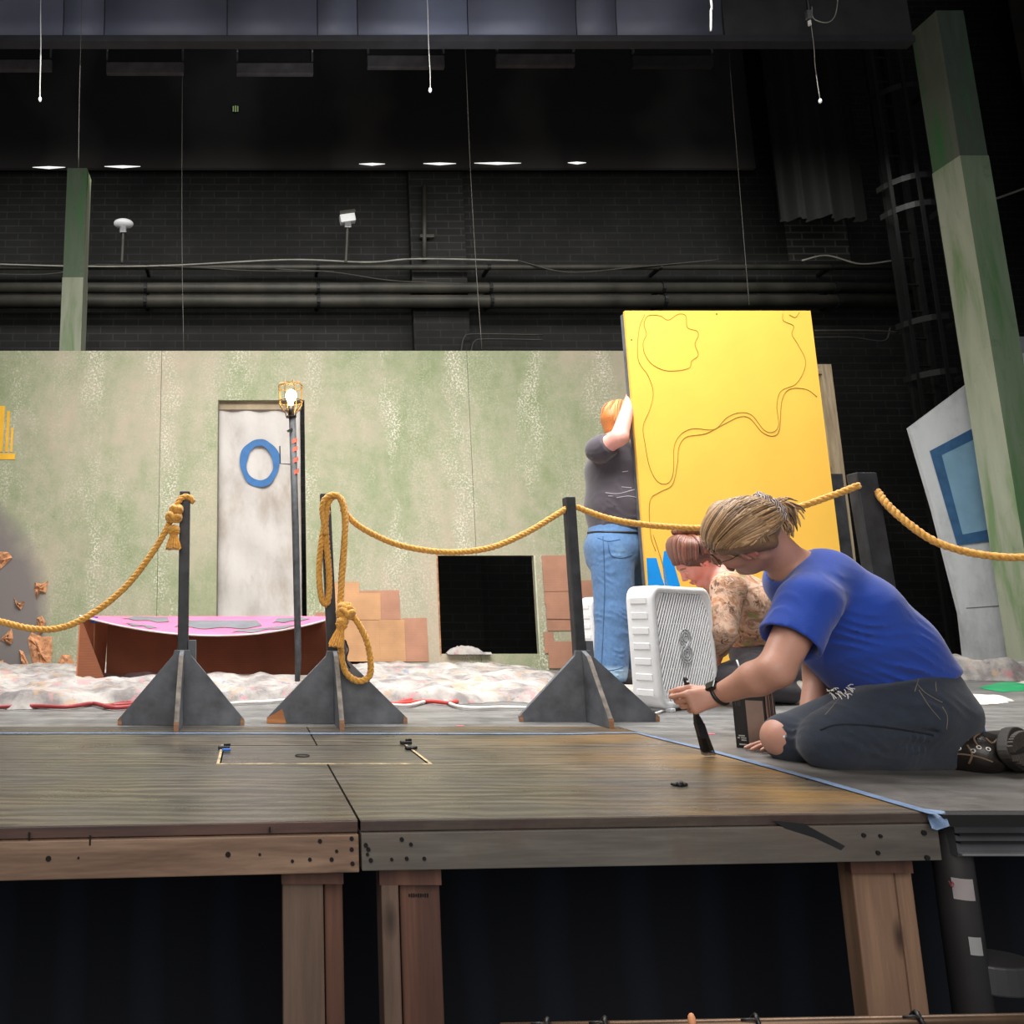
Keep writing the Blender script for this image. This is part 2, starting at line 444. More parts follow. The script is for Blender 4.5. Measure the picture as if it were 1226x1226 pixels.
def mat_flat():
    t = NT('mottled_green_scenic_paint')
    v = t.mapping((0.9, 0.9, 0.55))
    n = t.noise(1.1, 6, 0.62, v, 0.3)
    n = t.math('ADD', t.math('MULTIPLY', n, 0.55), t.math('MULTIPLY', t.noise(7, 6, 0.75), 0.27)); n = t.math('ADD', n, t.math('MULTIPLY', t.noise(60, 3, 0.8), 0.18))
    c = t.ramp(n, [(0.38, (124, 136, 98)), (0.46, (144, 150, 120)), (0.52, (160, 157, 134)), (0.60, (172, 160, 140))])
    blot = t.ramp(t.noise(2.3, 6, 0.7), [(0.52, 0.0), (0.75, 0.3)]); c = t.mix(blot, c, (104, 120, 82))
    gr = t.noise(55, 4, 0.75)
    fleck = t.ramp(gr, [(0.51, 0.0), (0.56, 1.0)])
    x = t.xyz()
    colm = t.math('ADD', t.math('SINE', t.math('ADD', t.math('MULTIPLY', x[0], 9.5), t.math('MULTIPLY', t.noise(1.5, 3), 5))), 0.0)
    colm = t.ramp(colm, [(0.40, 0.0), (0.95, 1.0)])
    patch = t.ramp(t.noise(1.6, 5, 0.7, t.mapping((1.4, 1, 0.5))), [(0.42, 0.0), (0.62, 1.0)])
    m = t.mix(1.0, t.mix(1.0, colm, patch, 'MULTIPLY'), fleck, 'MULTIPLY')
    m2 = t.math('ADD', m, t.math('MULTIPLY', t.mix(1.0, patch, fleck, 'MULTIPLY'), 0.35), clamp=True)
    c = t.mix(m2, c, (206, 202, 186))
    dk = t.ramp(t.noise(26, 3, 0.6), [(0.70, 0.0), (0.73, 0.55)]); c = t.mix(dk, c, (70, 80, 62))
    # grey rocky patch low on the left
    dx = t.math('MULTIPLY', t.math('ADD', x[0], 2.55), 1.0); dz = t.math('MULTIPLY', t.math('SUBTRACT', x[2], 0.4), 0.68)
    d = t.math('ADD', t.math('MULTIPLY', dx, dx), t.math('MULTIPLY', dz, dz))
    d = t.math('ADD', d, t.math('MULTIPLY', t.math('SUBTRACT', t.noise(2.5, 4), 0.5), 0.45))
    c = t.mix(t.ramp(d, [(0.42, 1.0), (0.66, 0.0)]), c, (118, 112, 110))
    t.color(c); t.rough(0.8); t.bump(gr, 0.15, 0.004); return t.m
def mat_muslin(name='painted_muslin', base=(184, 180, 176), dirt=(160, 152, 142)):
    t = NT(name); c = t.ramp(t.noise(2.2, 5, 0.65, t.mapping((1, 1, 0.5))), [(0.35, dirt), (0.52, base), (0.8, tuple(min(255, v + 14) for v in base))])
    t.color(c); t.rough(0.9); t.bump(t.noise(9, 4), 0.25, 0.02); return t.m
def mat_card(name='corrugated_cardboard', c=(176, 124, 86)):
    t = NT(name); x = t.xyz(); w = t.math('SINE', t.math('MULTIPLY', x[2], 420))
    col = t.ramp(t.noise(4, 4), [(0.3, tuple(int(v * .86) for v in c)), (0.7, c)])
    col = t.mix(t.math('MULTIPLY', w, 0.06, clamp=True), col, (90, 60, 40)); t.color(col); t.rough(0.85); t.bump(w, 0.1, 0.002); return t.m
def mat_dropcloth():
    t = NT('paint_spattered_canvas'); n = t.noise(5, 5, 0.65)
    c = t.ramp(n, [(0.36, (118, 113, 112)), (0.5, (156, 151, 147)), (0.7, (184, 179, 174))])
    for sc_, colr, lo in ((7, (180, 120, 124), .58), (11, (96, 108, 136), .62), (9, (170, 140, 110), .56), (16, (74, 78, 84), .62), (14, (126, 146, 104), .63)):
        c = t.mix(t.ramp(t.noise(sc_, 4, 0.7, t.mapping((1, 1, 1), (0, 0, lo * 9), (lo * 40, sc_, 0))), [(lo + .01, 0.0), (lo + 0.06, 0.6)]), c, colr)
    t.color(c); t.rough(0.95); t.bump(t.noise(30, 4), 0.3, 0.01); return t.m
def mat_column(name, base, green, dark):
    t = NT(name); v = t.mapping((5, 5, 0.7)); n = t.noise(1.2, 5, 0.6, v, 0.4)
    c = t.ramp(n, [(0.34, green), (0.5, base), (0.72, tuple(min(255, q + 14) for q in base))])
    c = t.mix(t.ramp(t.noise(6, 5, 0.75), [(0.6, 0.0), (0.78, 0.5)]), c, dark)
    t.color(c); t.rough(0.75); t.bump(t.noise(40, 3), 0.12, 0.004); return t.m

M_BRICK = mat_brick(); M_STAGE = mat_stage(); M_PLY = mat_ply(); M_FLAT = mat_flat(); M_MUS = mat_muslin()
M_CARD = mat_card(); M_CARDL = mat_card('pale_cardboard', (200, 154, 112)); M_CARDP = mat_card('pinkish_cardboard', (182, 134, 110)); M_CARDD = mat_card('brown_cardboard_sheet', (158, 96, 66))
M_DROP = mat_dropcloth()
M_BLACK = m_plain('matte_black_cloth', (14, 15, 17), 1.0, var=0.2)
M_VOID = mat_drape('black_skirt_cloth', (22, 27, 38), 30)
M_PIPEK = m_plain('dark_wall_pipe', (66, 64, 57), 0.5, var=0.25, scale=2)
M_CABLE = m_plain('dark_cable', (70, 68, 62), 0.6)
M_CABLEL = m_plain('pale_cable', (150, 148, 138), 0.6)
M_BLKPAINT = m_plain('scuffed_black_paint', (50, 51, 54), 0.55, var=0.25, scale=14, bump=0.1)
M_SLATE = m_plain('scuffed_slate_paint', (94, 97, 102), 0.6, var=0.22, scale=9, bump=0.15)
M_EDGE = m_wood('raw_ply_edge', (200, 150, 110), (130, 88, 60), 'X', knots=False)
M_TAPEB = m_plain('blue_masking_tape', (98, 120, 150), 0.6, var=0.12, scale=20)
M_TAPEB2 = m_plain('bright_blue_tape', (40, 100, 190), 0.6)
M_WHITE = m_plain('white_plastic', (238, 239, 240), 0.35, var=0.03)
M_STEEL = m_plain('steel', (150, 150, 152), 0.35, 0.8)
M_BLACKM = m_plain('black_metal', (22, 22, 23), 0.45)
M_YEL = m_plain('yellow_scenic_paint', (242, 190, 78), 0.55, var=0.02, scale=3)
M_BLUEP = m_plain('bright_blue_paint', (10, 140, 225), 0.5, var=0.05)
M_OBLUE = m_plain('mid_blue_paint', (34, 92, 146), 0.6, var=0.10, scale=12)

# ------------------------------------------------------------------ stage and room shell
bm = nb(); X0, X1 = -7.0, 11.0
box2(bm, (X0, YB, -0.09), (X1, YK, 0.0)); box2(bm, (1.372, YF + 0.03, -0.03), (X1, YB, 0.0)); struct('floor', bm, M_STAGE)
bm = nb(); box2(bm, (X0, YF - 0.6, -1.05), (X1, YK, -1.0)); struct('floor_pit', bm, M_BLACK)
bm = nb(); box2(bm, (X0, YK, -0.09), (X1, YK + 0.2, 11.5)); struct('wall_back', bm, M_BRICK)
bm = nb(); box2(bm, (X0 - .2, -2, -1.0), (X0, YK, 11.5)); struct('wall_left', bm, M_BLACK)
bm = nb(); box2(bm, (X1, -2, -1.0), (X1 + .2, YK, 11.5)); struct('wall_right', bm, M_BLACK)
bm = nb(); box2(bm, (X0, -2, 11.4), (X1, YK, 11.6)); struct('ceiling', bm, M_BLACK)
# black cloth that hangs inside the platform, behind the legs
bm = nb(); N = 160
for i in range(N):
    x0 = X0 + (X1 - X0) * i / N; x1 = X0 + (X1 - X0) * (i + 1) / N
    y0 = YF + 0.55 + 0.02 * math.sin(i * 1.3); y1 = YF + 0.55 + 0.02 * math.sin((i + 1) * 1.3)
    bm.faces.new([bm.verts.new(v) for v in ((x0, y0, -1.0), (x1, y1, -1.0), (x1, y1, -0.11), (x0, y0, -0.11))])
bmesh.ops.remove_doubles(bm, verts=bm.verts, dist=1e-5)
tag(obj('stage_skirt', bm, M_VOID, smooth=True), 'black cloth hanging in the dark space under the stage platform', 'curtain')

# platform: ply tops, trapdoor, lip boards, legs
XS = xat(430, 1.495, 0)                   # seam between the two tops at the front
XR = 1.366                                # right end
pl = thing('stage_platform', 'low plywood platform with half dried grey brown paint along the stage front', 'platform', (0, YF, -1.0))
th = 0.018
xa, xb = gd(262, 914).x, gd(514, 914).x; ya, yb_ = gd(390, 914.5).y, gd(390, 892).y
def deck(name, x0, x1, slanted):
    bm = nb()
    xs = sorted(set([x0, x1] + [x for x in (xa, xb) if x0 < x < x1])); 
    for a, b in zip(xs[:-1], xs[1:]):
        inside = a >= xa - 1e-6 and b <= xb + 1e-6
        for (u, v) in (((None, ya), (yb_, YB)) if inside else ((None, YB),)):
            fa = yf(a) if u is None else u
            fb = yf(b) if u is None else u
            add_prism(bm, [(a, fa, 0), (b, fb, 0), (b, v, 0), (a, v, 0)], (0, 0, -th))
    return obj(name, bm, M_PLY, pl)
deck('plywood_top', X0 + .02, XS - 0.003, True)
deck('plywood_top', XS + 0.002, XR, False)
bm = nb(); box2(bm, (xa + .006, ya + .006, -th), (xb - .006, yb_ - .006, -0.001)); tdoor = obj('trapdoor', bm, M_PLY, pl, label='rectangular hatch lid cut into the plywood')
bm = nb(); w = .006
for lo, hi in (((xa - w, ya - w, 0), (xb + w, ya + .002, 0.0012)), ((xa - w, ya, 0), (xa + .002, yb_, 0.0012)), ((xb - .002, ya, 0), (xb + w, yb_, 0.0012))): box2(bm, lo, hi)
obj('hatch_edge', bm, m_plain('worn_pale_edge', (170, 152, 118), 0.6, var=.3, scale=30), tdoor)
for (px, py) in ((268, 897), (486, 891)):
    bm = nb(); c = gd(px, py); add_box(bm, (c.x, c.y, .005), (.035, .018, .01), 0.1); add_box(bm, (c.x + .01, c.y + .006, .012), (.02, .01, .008), 0.5)
    obj('hinge', bm, M_BLACKM, tdoor, bevel=.002)
bm = nb(); c = gd(271, 900); add_box(bm, (c.x, c.y, .006), (.026, .012, .006), 0.2); obj('blue_tape_scrap', bm, M_TAPEB2, tdoor, bevel=.002)
bm = nb(); c = gd(362, 905); add_tube(bm, [c + Vector((.02 * math.cos(i * PI / 10), .02 * math.sin(i * PI / 10), .001)) for i in range(20)], .0015, 5, closed=True); obj('finger_hole', bm, M_BLACKM, tdoor)
# two edge boards (2x4) and the ply edge above them
M_LUM = m_wood('pale_pine', (152, 124, 102), (104, 80, 64), 'X', 0.6); M_LUMG = m_wood('grey_painted_board', (112, 107, 99), (84, 78, 72), 'X', 0.6, knots=False, dirt=(96, 84, 76))
M_PLYE = m_wood('weathered_ply_edge', (96, 84, 74), (58, 48, 42), 'X', 0.7, knots=False, dirt=(60, 40, 36)); M_PLYE2 = m_wood('reddish_ply_edge', (92, 66, 58), (60, 44, 40), 'X', 0.7, knots=False)
def lip(name, x0, x1, off, z0, z1, mat, label=None):
    bm = nb(); add_prism(bm, [(x0, yf(x0) + off, z1), (x1, yf(x1) + off, z1), (x1, yf(x1) + off, z0), (x0, yf(x0) + off, z0)], (0, 0.038, 0)); return obj(name, bm, mat, pl, bevel=.002, label=label)
lip('sheet_edge', X0 + .02, XS - .003, -.003, -0.0215, -.0008, M_PLYE2)
lip('sheet_edge', XS + .002, XR, -.003, -0.0205, -.0008, M_PLYE)
bl = lip('edge_board', X0 + .02, XS - .003, -.010, -0.092, -0.0235, M_LUM, 'pale pine edge board with screw holes')
br_ = lip('edge_board', XS + .002, XR + .01, -.009, -0.090, -0.0215, M_LUMG, 'grey painted edge board with black smear')
def fat(px, py, off=0.0):          # the point of the platform front seen at that pixel
    Y = 1.5
    for _ in range(4): Y = yf(at(px, py, Y).x) + off
    return at(px, py, Y)
M_HOLE = m_plain('screw_hole', (16, 12, 10), 0.9)
def screws(parent, pts):
    for (px, py, r) in pts:
        p = fat(px, py, -.0105); bm = nb()
        add_disc(bm, p, (0, -1, 0), r, .004, 10); obj('screw_hole', bm, M_HOLE, parent)
screws(bl, [(58, 1028, .005), (273, 1023, .005), (311, 1023, .0025), (94, 1027, .002), (350, 1031, .003), (371, 1029, .0035), (383, 1007, .004), (397, 1029, .004), (403, 1019, .003), (421, 1004, .004), (421, 1017, .004), (422, 1034, .004)])
screws(br_, [(438, 1012, .004), (441, 1017, .004), (440, 1023, .003), (444, 1030, .004), (481, 1005, .004), (492, 1011, .0035), (469, 1029, .003), (487, 1028, .0035), (508, 1028, .0035), (1034, 1000, .004), (1054, 1001, .0035), (1051, 1021, .004), (1106, 997, .005), (1110, 1027, .005)])
bm = nb(); k = [fat(x_, y_, -.0095) for x_, y_ in ((925, 982), (962, 986), (1012, 1013), (1007, 1018), (975, 1003), (940, 992))]
add_prism(bm, k, (0, .001, 0)); obj('black_paint_smear', bm, m_plain('black_smear', (34, 34, 36), .5), br_)
for (px, y0, y1) in ((35, 996, 1006), (108, 1000, 1012), (323, 990, 997)):
    p, q = fat(px, y0, -.0105), fat(px, y1, -.0105); bm = nb(); box2(bm, (p.x - .0015, p.y - .001, q.z), (p.x + .0015, p.y + .002, p.z))
    obj('board_crack', bm, M_HOLE, bl)
# legs
M_LEG1 = m_wood('upright_pine', (126, 104, 88), (96, 76, 64), 'Z', 0.65); M_LEG2 = m_wood('upright_reddish_pine', (112, 76, 60), (82, 54, 44), 'Z', 0.65); M_LEG3 = m_wood('upright_light_pine', (150, 118, 94), (118, 90, 72), 'Z', 0.65)
def leg(px0, px1, off, dY, mat, ztop=-0.093):
    z = -0.12; Yf = yf(xat((px0 + px1) / 2, 1.5, z)) + off; bm = nb(); box2(bm, (xat(px0, Yf, z), Yf, -1.0), (xat(px1, Yf, z), Yf + dY, ztop)); return obj('leg', bm, mat, pl, bevel=.003)
leg(338, 387, .04, .04, M_LEG1); leg(388, 410, .06, .05, M_LEG2)
leg(456, 477, .03, .06, M_LEG1); l2 = leg(478, 526, .045, .04, M_LEG2)
leg(1020, 1070, .04, .04, M_LEG3); leg(1071, 1091, .04, .04, M_LEG3)
bm = nb(); c = at(501, 1072, yf(.35) + .043)
for i in range(9): add_box(bm, (c.x - .018 + i * .0045, c.y, c.z), (.003, .002, .007 if i % 3 else .005))
obj('lumber_stamp', bm, M_HOLE, l2)
# blocks between lip and legs, in the shade of the lip
for (q0, q1, zz) in ((454, 528, -.128), (1018, 1092, -.122), (337, 411, -.122)):
    yy = yf(xat(q0, 1.5, -.1)); bm = nb(); box2(bm, (xat(q0, yy + .03, -.1), yy + .03, zz), (xat(q1, yy + .03, -.1), yy + .045, -.0925)); obj('cleat', bm, M_LEG2, pl)
# blue tape: back line, right line, hanging corner
bm = nb(); w = .022; xr = XR - .006
bx_ = gd(762, 879).x
def strip(bm, P, w, z=0.002):
    P = [Vector(p) for p in P]; L = []
    for i, p in enumerate(P):
        d = (P[min(i + 1, len(P) - 1)] - P[max(i - 1, 0)]); d.z = 0; d.normalize(); nn = Vector((-d.y, d.x, 0)) * w / 2
        L.append((bm.verts.new(p + nn + Vector((0, 0, z))), bm.verts.new(p - nn + Vector((0, 0, z)))))
    for a, b in zip(L[:-1], L[1:]): bm.faces.new((a[0], a[1], b[1], b[0]))
pr = [gd(762, 878), gd(800, 887), gd(848, 898.5), gd(888, 909.5), gd(940, 924), gd(980, 935), gd(1035, 951), gd(1090, 967), gd(1121, 976)]
P = [Vector((-4.5 + .4 * i, gd(400, 878.5).y + .003 * math.sin(i * 2.1), 0)) for i in range(11)]; P = [p for p in P if p.x < bx_ - .3] + [gd(700, 879)]
strip(bm, P, .026); strip(bm, [gd(690, 879)] + pr, .026, .0025)
tp = obj('masking_tape', bm, M_TAPEB); tag(tp, 'blue masking tape edging the back and right side of the platform', 'tape')
bm = nb(); q = [gd(1106, 968, .003), gd(1131, 971, .003), at(1137, 989, 1.527), at(1122, 994, 1.523), at(1116, 992, 1.525)]
bm.faces.new([bm.verts.new(v) for v in q]); obj('tape_end', bm, M_TAPEB, tp, label='loose tape end folded over the corner')
# right of the platform: stage edge, aluminium track, steel stand
bm = nb(); box2(bm, (1.380, YF + .0, -0.024), (X1, YF + .03, -0.001)); struct('trim_1', bm, m_plain('black_stage_edge', (16, 15, 14), .7))
bm = nb(); xx = xat(1161, YF, -.05)
box2(bm, (xx, YF + .03, -0.088), (X1 - .1, YF + .06, -0.026)); tr = thing('aluminium_track', 'grooved aluminium track fixed below the stage edge at right', 'track', (xx, YF, -.085))
obj('track_body', bm, m_plain('dull_aluminium', (108, 108, 112), .4, .5), tr)
for z in (-.045, -.060, -.082):
    bm = nb(); box2(bm, (xx, YF + .02, z - .0018), (X1 - .1, YF + .031, z + .0018)); obj('ridge', bm, m_plain('bright_aluminium', (160, 160, 162), .35, .5) if z < -.06 else M_BLACKM, tr)
bm = nb(); pc = at(1150, 1100, YF + .07); pc2 = Vector((pc.x, pc.y, 0))
st = thing('pipe_stand', 'dark steel support pipe with white sticker under the stage edge at right', 'pipe', (pc.x, pc.y, -1.0))
add_tube(bm, [(pc.x, pc.y, -1.0), (pc.x, pc.y, -.07), (pc.x - .003, pc.y + .004, -.05), (pc.x - .015, pc.y + .01, -.038)], [.033, .033, .031, .02], 20); obj('pole', bm, m_plain('dark_steel_pipe', (52, 50, 50), .45, .3), st, smooth=True)
bm = nb(); c = at(1195, 1165, YF + .07)
pts = []
for i in range(24): an = 2 * PI * i / 24; pts.append(Vector((c.x + .075 * math.cos(an), c.y + .01 + .05 * math.sin(an), c.z - .03)))
add_prism(bm, pts, (0, 0, .055)); obj('clamp_collar', bm, m_plain('grey_clamp', (66, 65, 66), .5, .2), st, bevel=.004)
def sticker(name, px0, px1, py0, py1, mat, lab):
    bm = nb(); v = []
    for (px, py) in ((px0, py0), (px1, py0), (px1 + 4, py1), (px0 + 3, py1)): v.append(at(px, py, YF + .03))
    cyl = []
    rows = 2; nseg = 6
    for j in (0, 1):
        zz = v[0].z if j == 0 else v[2].z; row = []
        for i in range(nseg + 1):
            x = (v[0].x + (v[1].x - v[0].x) * i / nseg) - pc.x; x = max(-.0325, min(.0325, x)); yy = -math.sqrt(max(1e-8, .0342 ** 2 - x * x))
            row.append(bm.verts.new((pc.x + x, pc.y + yy, zz)))
        cyl.append(row)
    for i in range(nseg): bm.faces.new((cyl[0][i], cyl[0][i + 1], cyl[1][i + 1], cyl[1][i]))
    obj(name, bm, mat, st, smooth=True, label=lab)
sticker('sticker', 1149, 1168, 1054, 1080, m_plain('worn_white_sticker', (150, 142, 142), .6), 'white sticker')
sticker('sticker', 1165, 1178, 1124, 1146, m_plain('torn_white_sticker', (150, 150, 150), .6), 'torn white sticker')
bm = nb(); c = at(1159, 1066, YF + .0); c.y = pc.y - .0352
add_tube(bm, [c + Vector((-.004, 0, .006)), c + Vector((-.001, 0, -.004)), c + Vector((.003, 0, .005)), c + Vector((.005, 0, .0)), c + Vector((.002, 0, -.006))], .0012, 5); obj('red_mark', bm, m_plain('faded_red', (140, 60, 70), .6), st)
# foreground rail with cable ties, nearest the lens
Yr = 1.02; a, b = at(600, 1226, Yr), at(1240, 1214, Yr)
rl = thing('handrail_pipe', 'dark metal rail with cable ties crossing the bottom right corner', 'rail', (a.x, a.y, a.z))
M_RAIL = m_plain('bronze_rail', (92, 72, 56), .35, .6, var=.2, scale=12)
bm = nb(); add_tube(bm, [a + Vector((0, 0, -.006)), b + Vector((0, 0, -.006)), b + (b - a) * .3], .007, 12); obj('rail_tube', bm, M_RAIL, rl, smooth=True)
for px in (655, 724, 905, 1098):
    t_ = (px - 600) / 640; c = a.lerp(b, t_) + Vector((0, 0, -.006)); bm = nb()
    add_tube(bm, [c + Vector((.003 * math.sin(i), .010 * math.cos(i * PI / 6), .010 * math.sin(i * PI / 6))) for i in range(12)], .003, 6, closed=True)
    add_tube(bm, [c + Vector((0, -.008, .006)), c + Vector((-.012, -.008, .010)), c + Vector((-.022, -.004, .007))], .0015, 5)
    obj('cable_tie', bm, M_BLACKM, rl, smooth=True)
c = a.lerp(b, (826 - 600) / 640) + Vector((0, -.004, .002)); bm = nb(); add_ball(bm, c, (.005, .004, .009)); obj('tape_flag', bm, m_plain('peach_tape', (200, 140, 100), .6), rl, smooth=True)
for i_, px in enumerate((655, 905)):
    pass

# ------------------------------------------------------------------ painted flats with door and window openings
ZT = at(300, 420, YW).z
def sheet(x0, x1, z0, z1, holes, y0, dy, bm):
    xs = sorted(set([x0, x1] + [min(max(v, x0), x1) for h in holes for v in h[:2]])); zs = sorted(set([z0, z1] + [min(max(v, z0), z1) for h in holes for v in h[2:]]))
    def full(i, j):
        if not (0 <= i < len(xs) - 1 and 0 <= j < len(zs) - 1): return False
        cx, cz = (xs[i] + xs[i + 1]) / 2, (zs[j] + zs[j + 1]) / 2
        return not any(h[0] < cx < h[1] and h[2] < cz < h[3] for h in holes)
    V = {}
    def v(i, j, k):
        if (i, j, k) not in V: V[(i, j, k)] = bm.verts.new((xs[i], y0 + k * dy, zs[j]))
        return V[(i, j, k)]
    for i in range(len(xs) - 1):
        for j in range(len(zs) - 1):
            if not full(i, j): continue
            bm.faces.new((v(i, j, 0), v(i + 1, j, 0), v(i + 1, j + 1, 0), v(i, j + 1, 0)))
            bm.faces.new((v(i, j, 1), v(i, j + 1, 1), v(i + 1, j + 1, 1), v(i + 1, j, 1)))
            for (di, dj, e) in ((-1, 0, ((i, j), (i, j + 1))), (1, 0, ((i + 1, j), (i + 1, j + 1))), (0, -1, ((i, j), (i + 1, j))), (0, 1, ((i, j + 1), (i + 1, j + 1)))):
                if not full(i + di, j + dj):
                    (p, q) = e; bm.faces.new((v(*p, 0), v(*q, 0), v(*q, 1), v(*p, 1)))
def X_(px, py, Y): return at(px, py, Y).x
door = (X_(261, 600, YW), X_(366, 600, YW), -1, at(300, 479, YW).z)
win = (X_(526, 720, YW), X_(642, 720, YW), at(580, 783, YW).z, at(580, 665, YW).z)
sA, sB, sEnd = X_(190, 600, YW), X_(567, 600, YW), X_(880, 600, YW)
flats = []
for nm, x0, x1, lab in (('scenic_flat', -6.2, sA, 'mottled green scenic flat at the left with brown paper rocks'), ('scenic_flat', sA + .004, sB, 'mottled green and tan scenic flat holding the white doorway'), ('scenic_flat', sB + .004, sEnd, 'mottled green scenic flat with pink cardboard bricks, behind the standing person')):
    r = thing(nm, lab, 'scenery flat', ((x0 + x1) / 2, YW, 0)); bm = nb()
    sheet(x0, x1, 0.0, ZT, [h for h in (door, win) if h[1] > x0 and h[0] < x1], YW, .045, bm)
    o = obj('painted_panel', bm, M_FLAT, r, origin=(0, YW, 0)); flats.append(r)
    bm = nb(); box2(bm, (x0 + .01, YW + .045, ZT - .1), (x1 - .01, YW + .07, ZT - .01)); obj('rear_batten', bm, M_LEG3, r)
# pale edges round the window, dark slit and white muslin in the doorway
bm = nb(); e = .012
box2(bm, (win[0] - e, YW - .003, win[2] - e), (win[0], YW + .0, win[3] + e)); obj('opening_edge', bm, M_EDGE, flats[1])
bm = nb(); box2(bm, (win[1], YW - .003, win[2] - e), (win[1] + e, YW + .0, win[3])); obj('opening_edge', bm, m_plain('pale_edge', (190, 196, 170), .7), flats[2])
bm = nb(); box2(bm, (door[0] - .006, YW - .006, 0), (door[0] + .004, YW + .004, door[3])); obj('opening_edge', bm, m_plain('dark_door_edge', (92, 84, 70), .8), flats[1])
mus = thing('muslin_door_drape', 'white muslin drape filling the doorway, painted with a blue ring', 'drape', (door[0], YW + .08, 0))
bm = nb(); nx, nz = 24, 60; xL, xR_ = door[0] - .02, X_(361, 600, YW); g = []
for j in range(nz + 1):
    row = []
    for i in range(nx + 1):
        x = xL + (xR_ - xL) * i / nx; z = .02 + (door[3] + .02) * j / nz
        y = YW + .075 + .010 * math.sin(i * .8 + j * .07) + .006 * math.sin(j * .5 + i * .3) + .012 * mnoise.noise(Vector((x * 3, z * 2.5, 1)))
        row.append(bm.verts.new((x, y, z)))
    g.append(row)
for j in range(nz):
    for i in range(nx): bm.faces.new((g[j][i], g[j][i + 1], g[j + 1][i + 1], g[j + 1][i]))
mo = obj('cloth', bm, M_MUS, mus, smooth=True); s_ = mo.modifiers.new('thick', 'SOLIDIFY'); s_.thickness = .003
bm = nb(); box2(bm, (door[0], YW + .046, door[3] - .075), (door[1] - .03, YW + .066, door[3] + .0)); obj('header_strip', bm, m_plain('tan_strip', (150, 136, 112), .8), mus)
def ring(bm, C, rx, rz, w, y, n=48, wob=.012):
    A = []
    for i in range(n):
        an = 2 * PI * i / n; wv = 1 + wob * 4 * mnoise.noise(Vector((math.cos(an) * 2, math.sin(an) * 2, 3)))
        for f in (1, -1):
            A.append(Vector((C.x + (rx * wv + f * w / 2 * (1 + .3 * math.sin(an * 3))) * math.cos(an), y, C.z + (rz * wv + f * w / 2) * math.sin(an))))
    v0 = [bm.verts.new(a) for a in A]; v1 = [bm.verts.new(a + Vector((0, .004, 0))) for a in A]
    for i in range(n):
        a, b, c, d = 2 * i, 2 * i + 1, (2 * i + 3) % (2 * n), (2 * i + 2) % (2 * n)
        bm.faces.new((v0[a], v0[b], v0[c], v0[d])); bm.faces.new((v1[a], v1[d], v1[c], v1[b])); bm.faces.new((v0[a], v0[d], v1[d], v1[a])); bm.faces.new((v0[b], v1[b], v1[c], v0[c]))
bm = nb(); rc_ = at(311, 554, YW + .04); ring(bm, rc_, .150, .190, .062, YW + .048); obj('painted_ring', bm, M_OBLUE, mus)
# cardboard brick patches
def patches(parent, rects, mats, Y=YW):
    for i, (x0, y0, x1, y1) in enumerate(rects):
        p, q = at(x0, y1, Y), at(x1, y0, Y); bm = nb(); off = .004 + .003 * (i % 3)
        add_box(bm, ((p.x + q.x) / 2, Y - off, (p.z + q.z) / 2), (q.x - p.x, .004, q.z - p.z), R=Matrix.Rotation(random.uniform(-.02, .02), 3, 'Y'))
        obj('cardboard_patch', bm, mats[i % len(mats)], parent)
patches(flats[1], [(378, 733, 400, 770), (392, 697, 430, 735), (418, 710, 455, 742), (430, 707, 478, 742), (405, 742, 455, 795), (455, 742, 484, 792), (484, 740, 511, 792), (415, 792, 480, 802)], [M_CARDP, M_CARDL, M_CARDL])
patches(flats[2], [(649, 665, 683, 678), (650, 678, 684, 695), (651, 695, 681, 708), (682, 695, 709, 722), (652, 708, 686, 723), (654, 723, 687, 741), (655, 741, 688, 755), (652, 757, 662, 782), (657, 768, 690, 800), (702, 724, 720, 745)], [M_CARDP])
# torn brown paper rocks on the left flat
M_KRAFT = m_plain('crumpled_kraft_paper', (186, 134, 96), .9, var=.2, scale=25, bump=.8, bscale=40)
def paper(poly):
    bm = nb(); P = [at(x, y, YW - .006) for x, y in poly]; c = sum(P, Vector()) / len(P); n = len(P); rings = []
    for s in (1, .66, .33):
        row = []
        for i in range(n):
            for k in (0, .5):
                p = c + (P[i].lerp(P[(i + 1) % n], k) - c) * s; p.y -= (0 if s == 1 else random.uniform(.0, .035)); row.append(bm.verts.new(p))
        rings.append(row)
    cv = bm.verts.new(c + Vector((0, -.03, 0)))
    for a, b in zip(rings[:-1], rings[1:]):
        for i in range(len(a)): j = (i + 1) % len(a); bm.faces.new((a[i], a[j], b[j], b[i]))
    for i in range(len(b)): bm.faces.new((b[i], b[(i + 1) % len(b)], cv))
    obj('torn_paper_rock', bm, M_KRAFT, flats[0], smooth=False)
for poly in ([(-6, 660), (10, 661), (15, 668), (0, 682), (-8, 684)], [(16, 715), (22, 722), (30, 720), (25, 730), (20, 726)], [(42, 697), (50, 699), (58, 695), (55, 710), (48, 708), (44, 718), (41, 705)], [(44, 740), (50, 737), (55, 745), (52, 757), (46, 760)],
             [(0, 766), (14, 752), (16, 765), (13, 772)], [(33, 765), (38, 757), (50, 762), (62, 762), (63, 778), (60, 800), (54, 807), (45, 807), (38, 790)], [(23, 778), (28, 780), (36, 800), (28, 805)], [(66, 800), (74, 784), (84, 784), (92, 800), (80, 806), (70, 805)], [(-4, 792), (4, 790), (6, 803), (-4, 806)]): paper(poly)
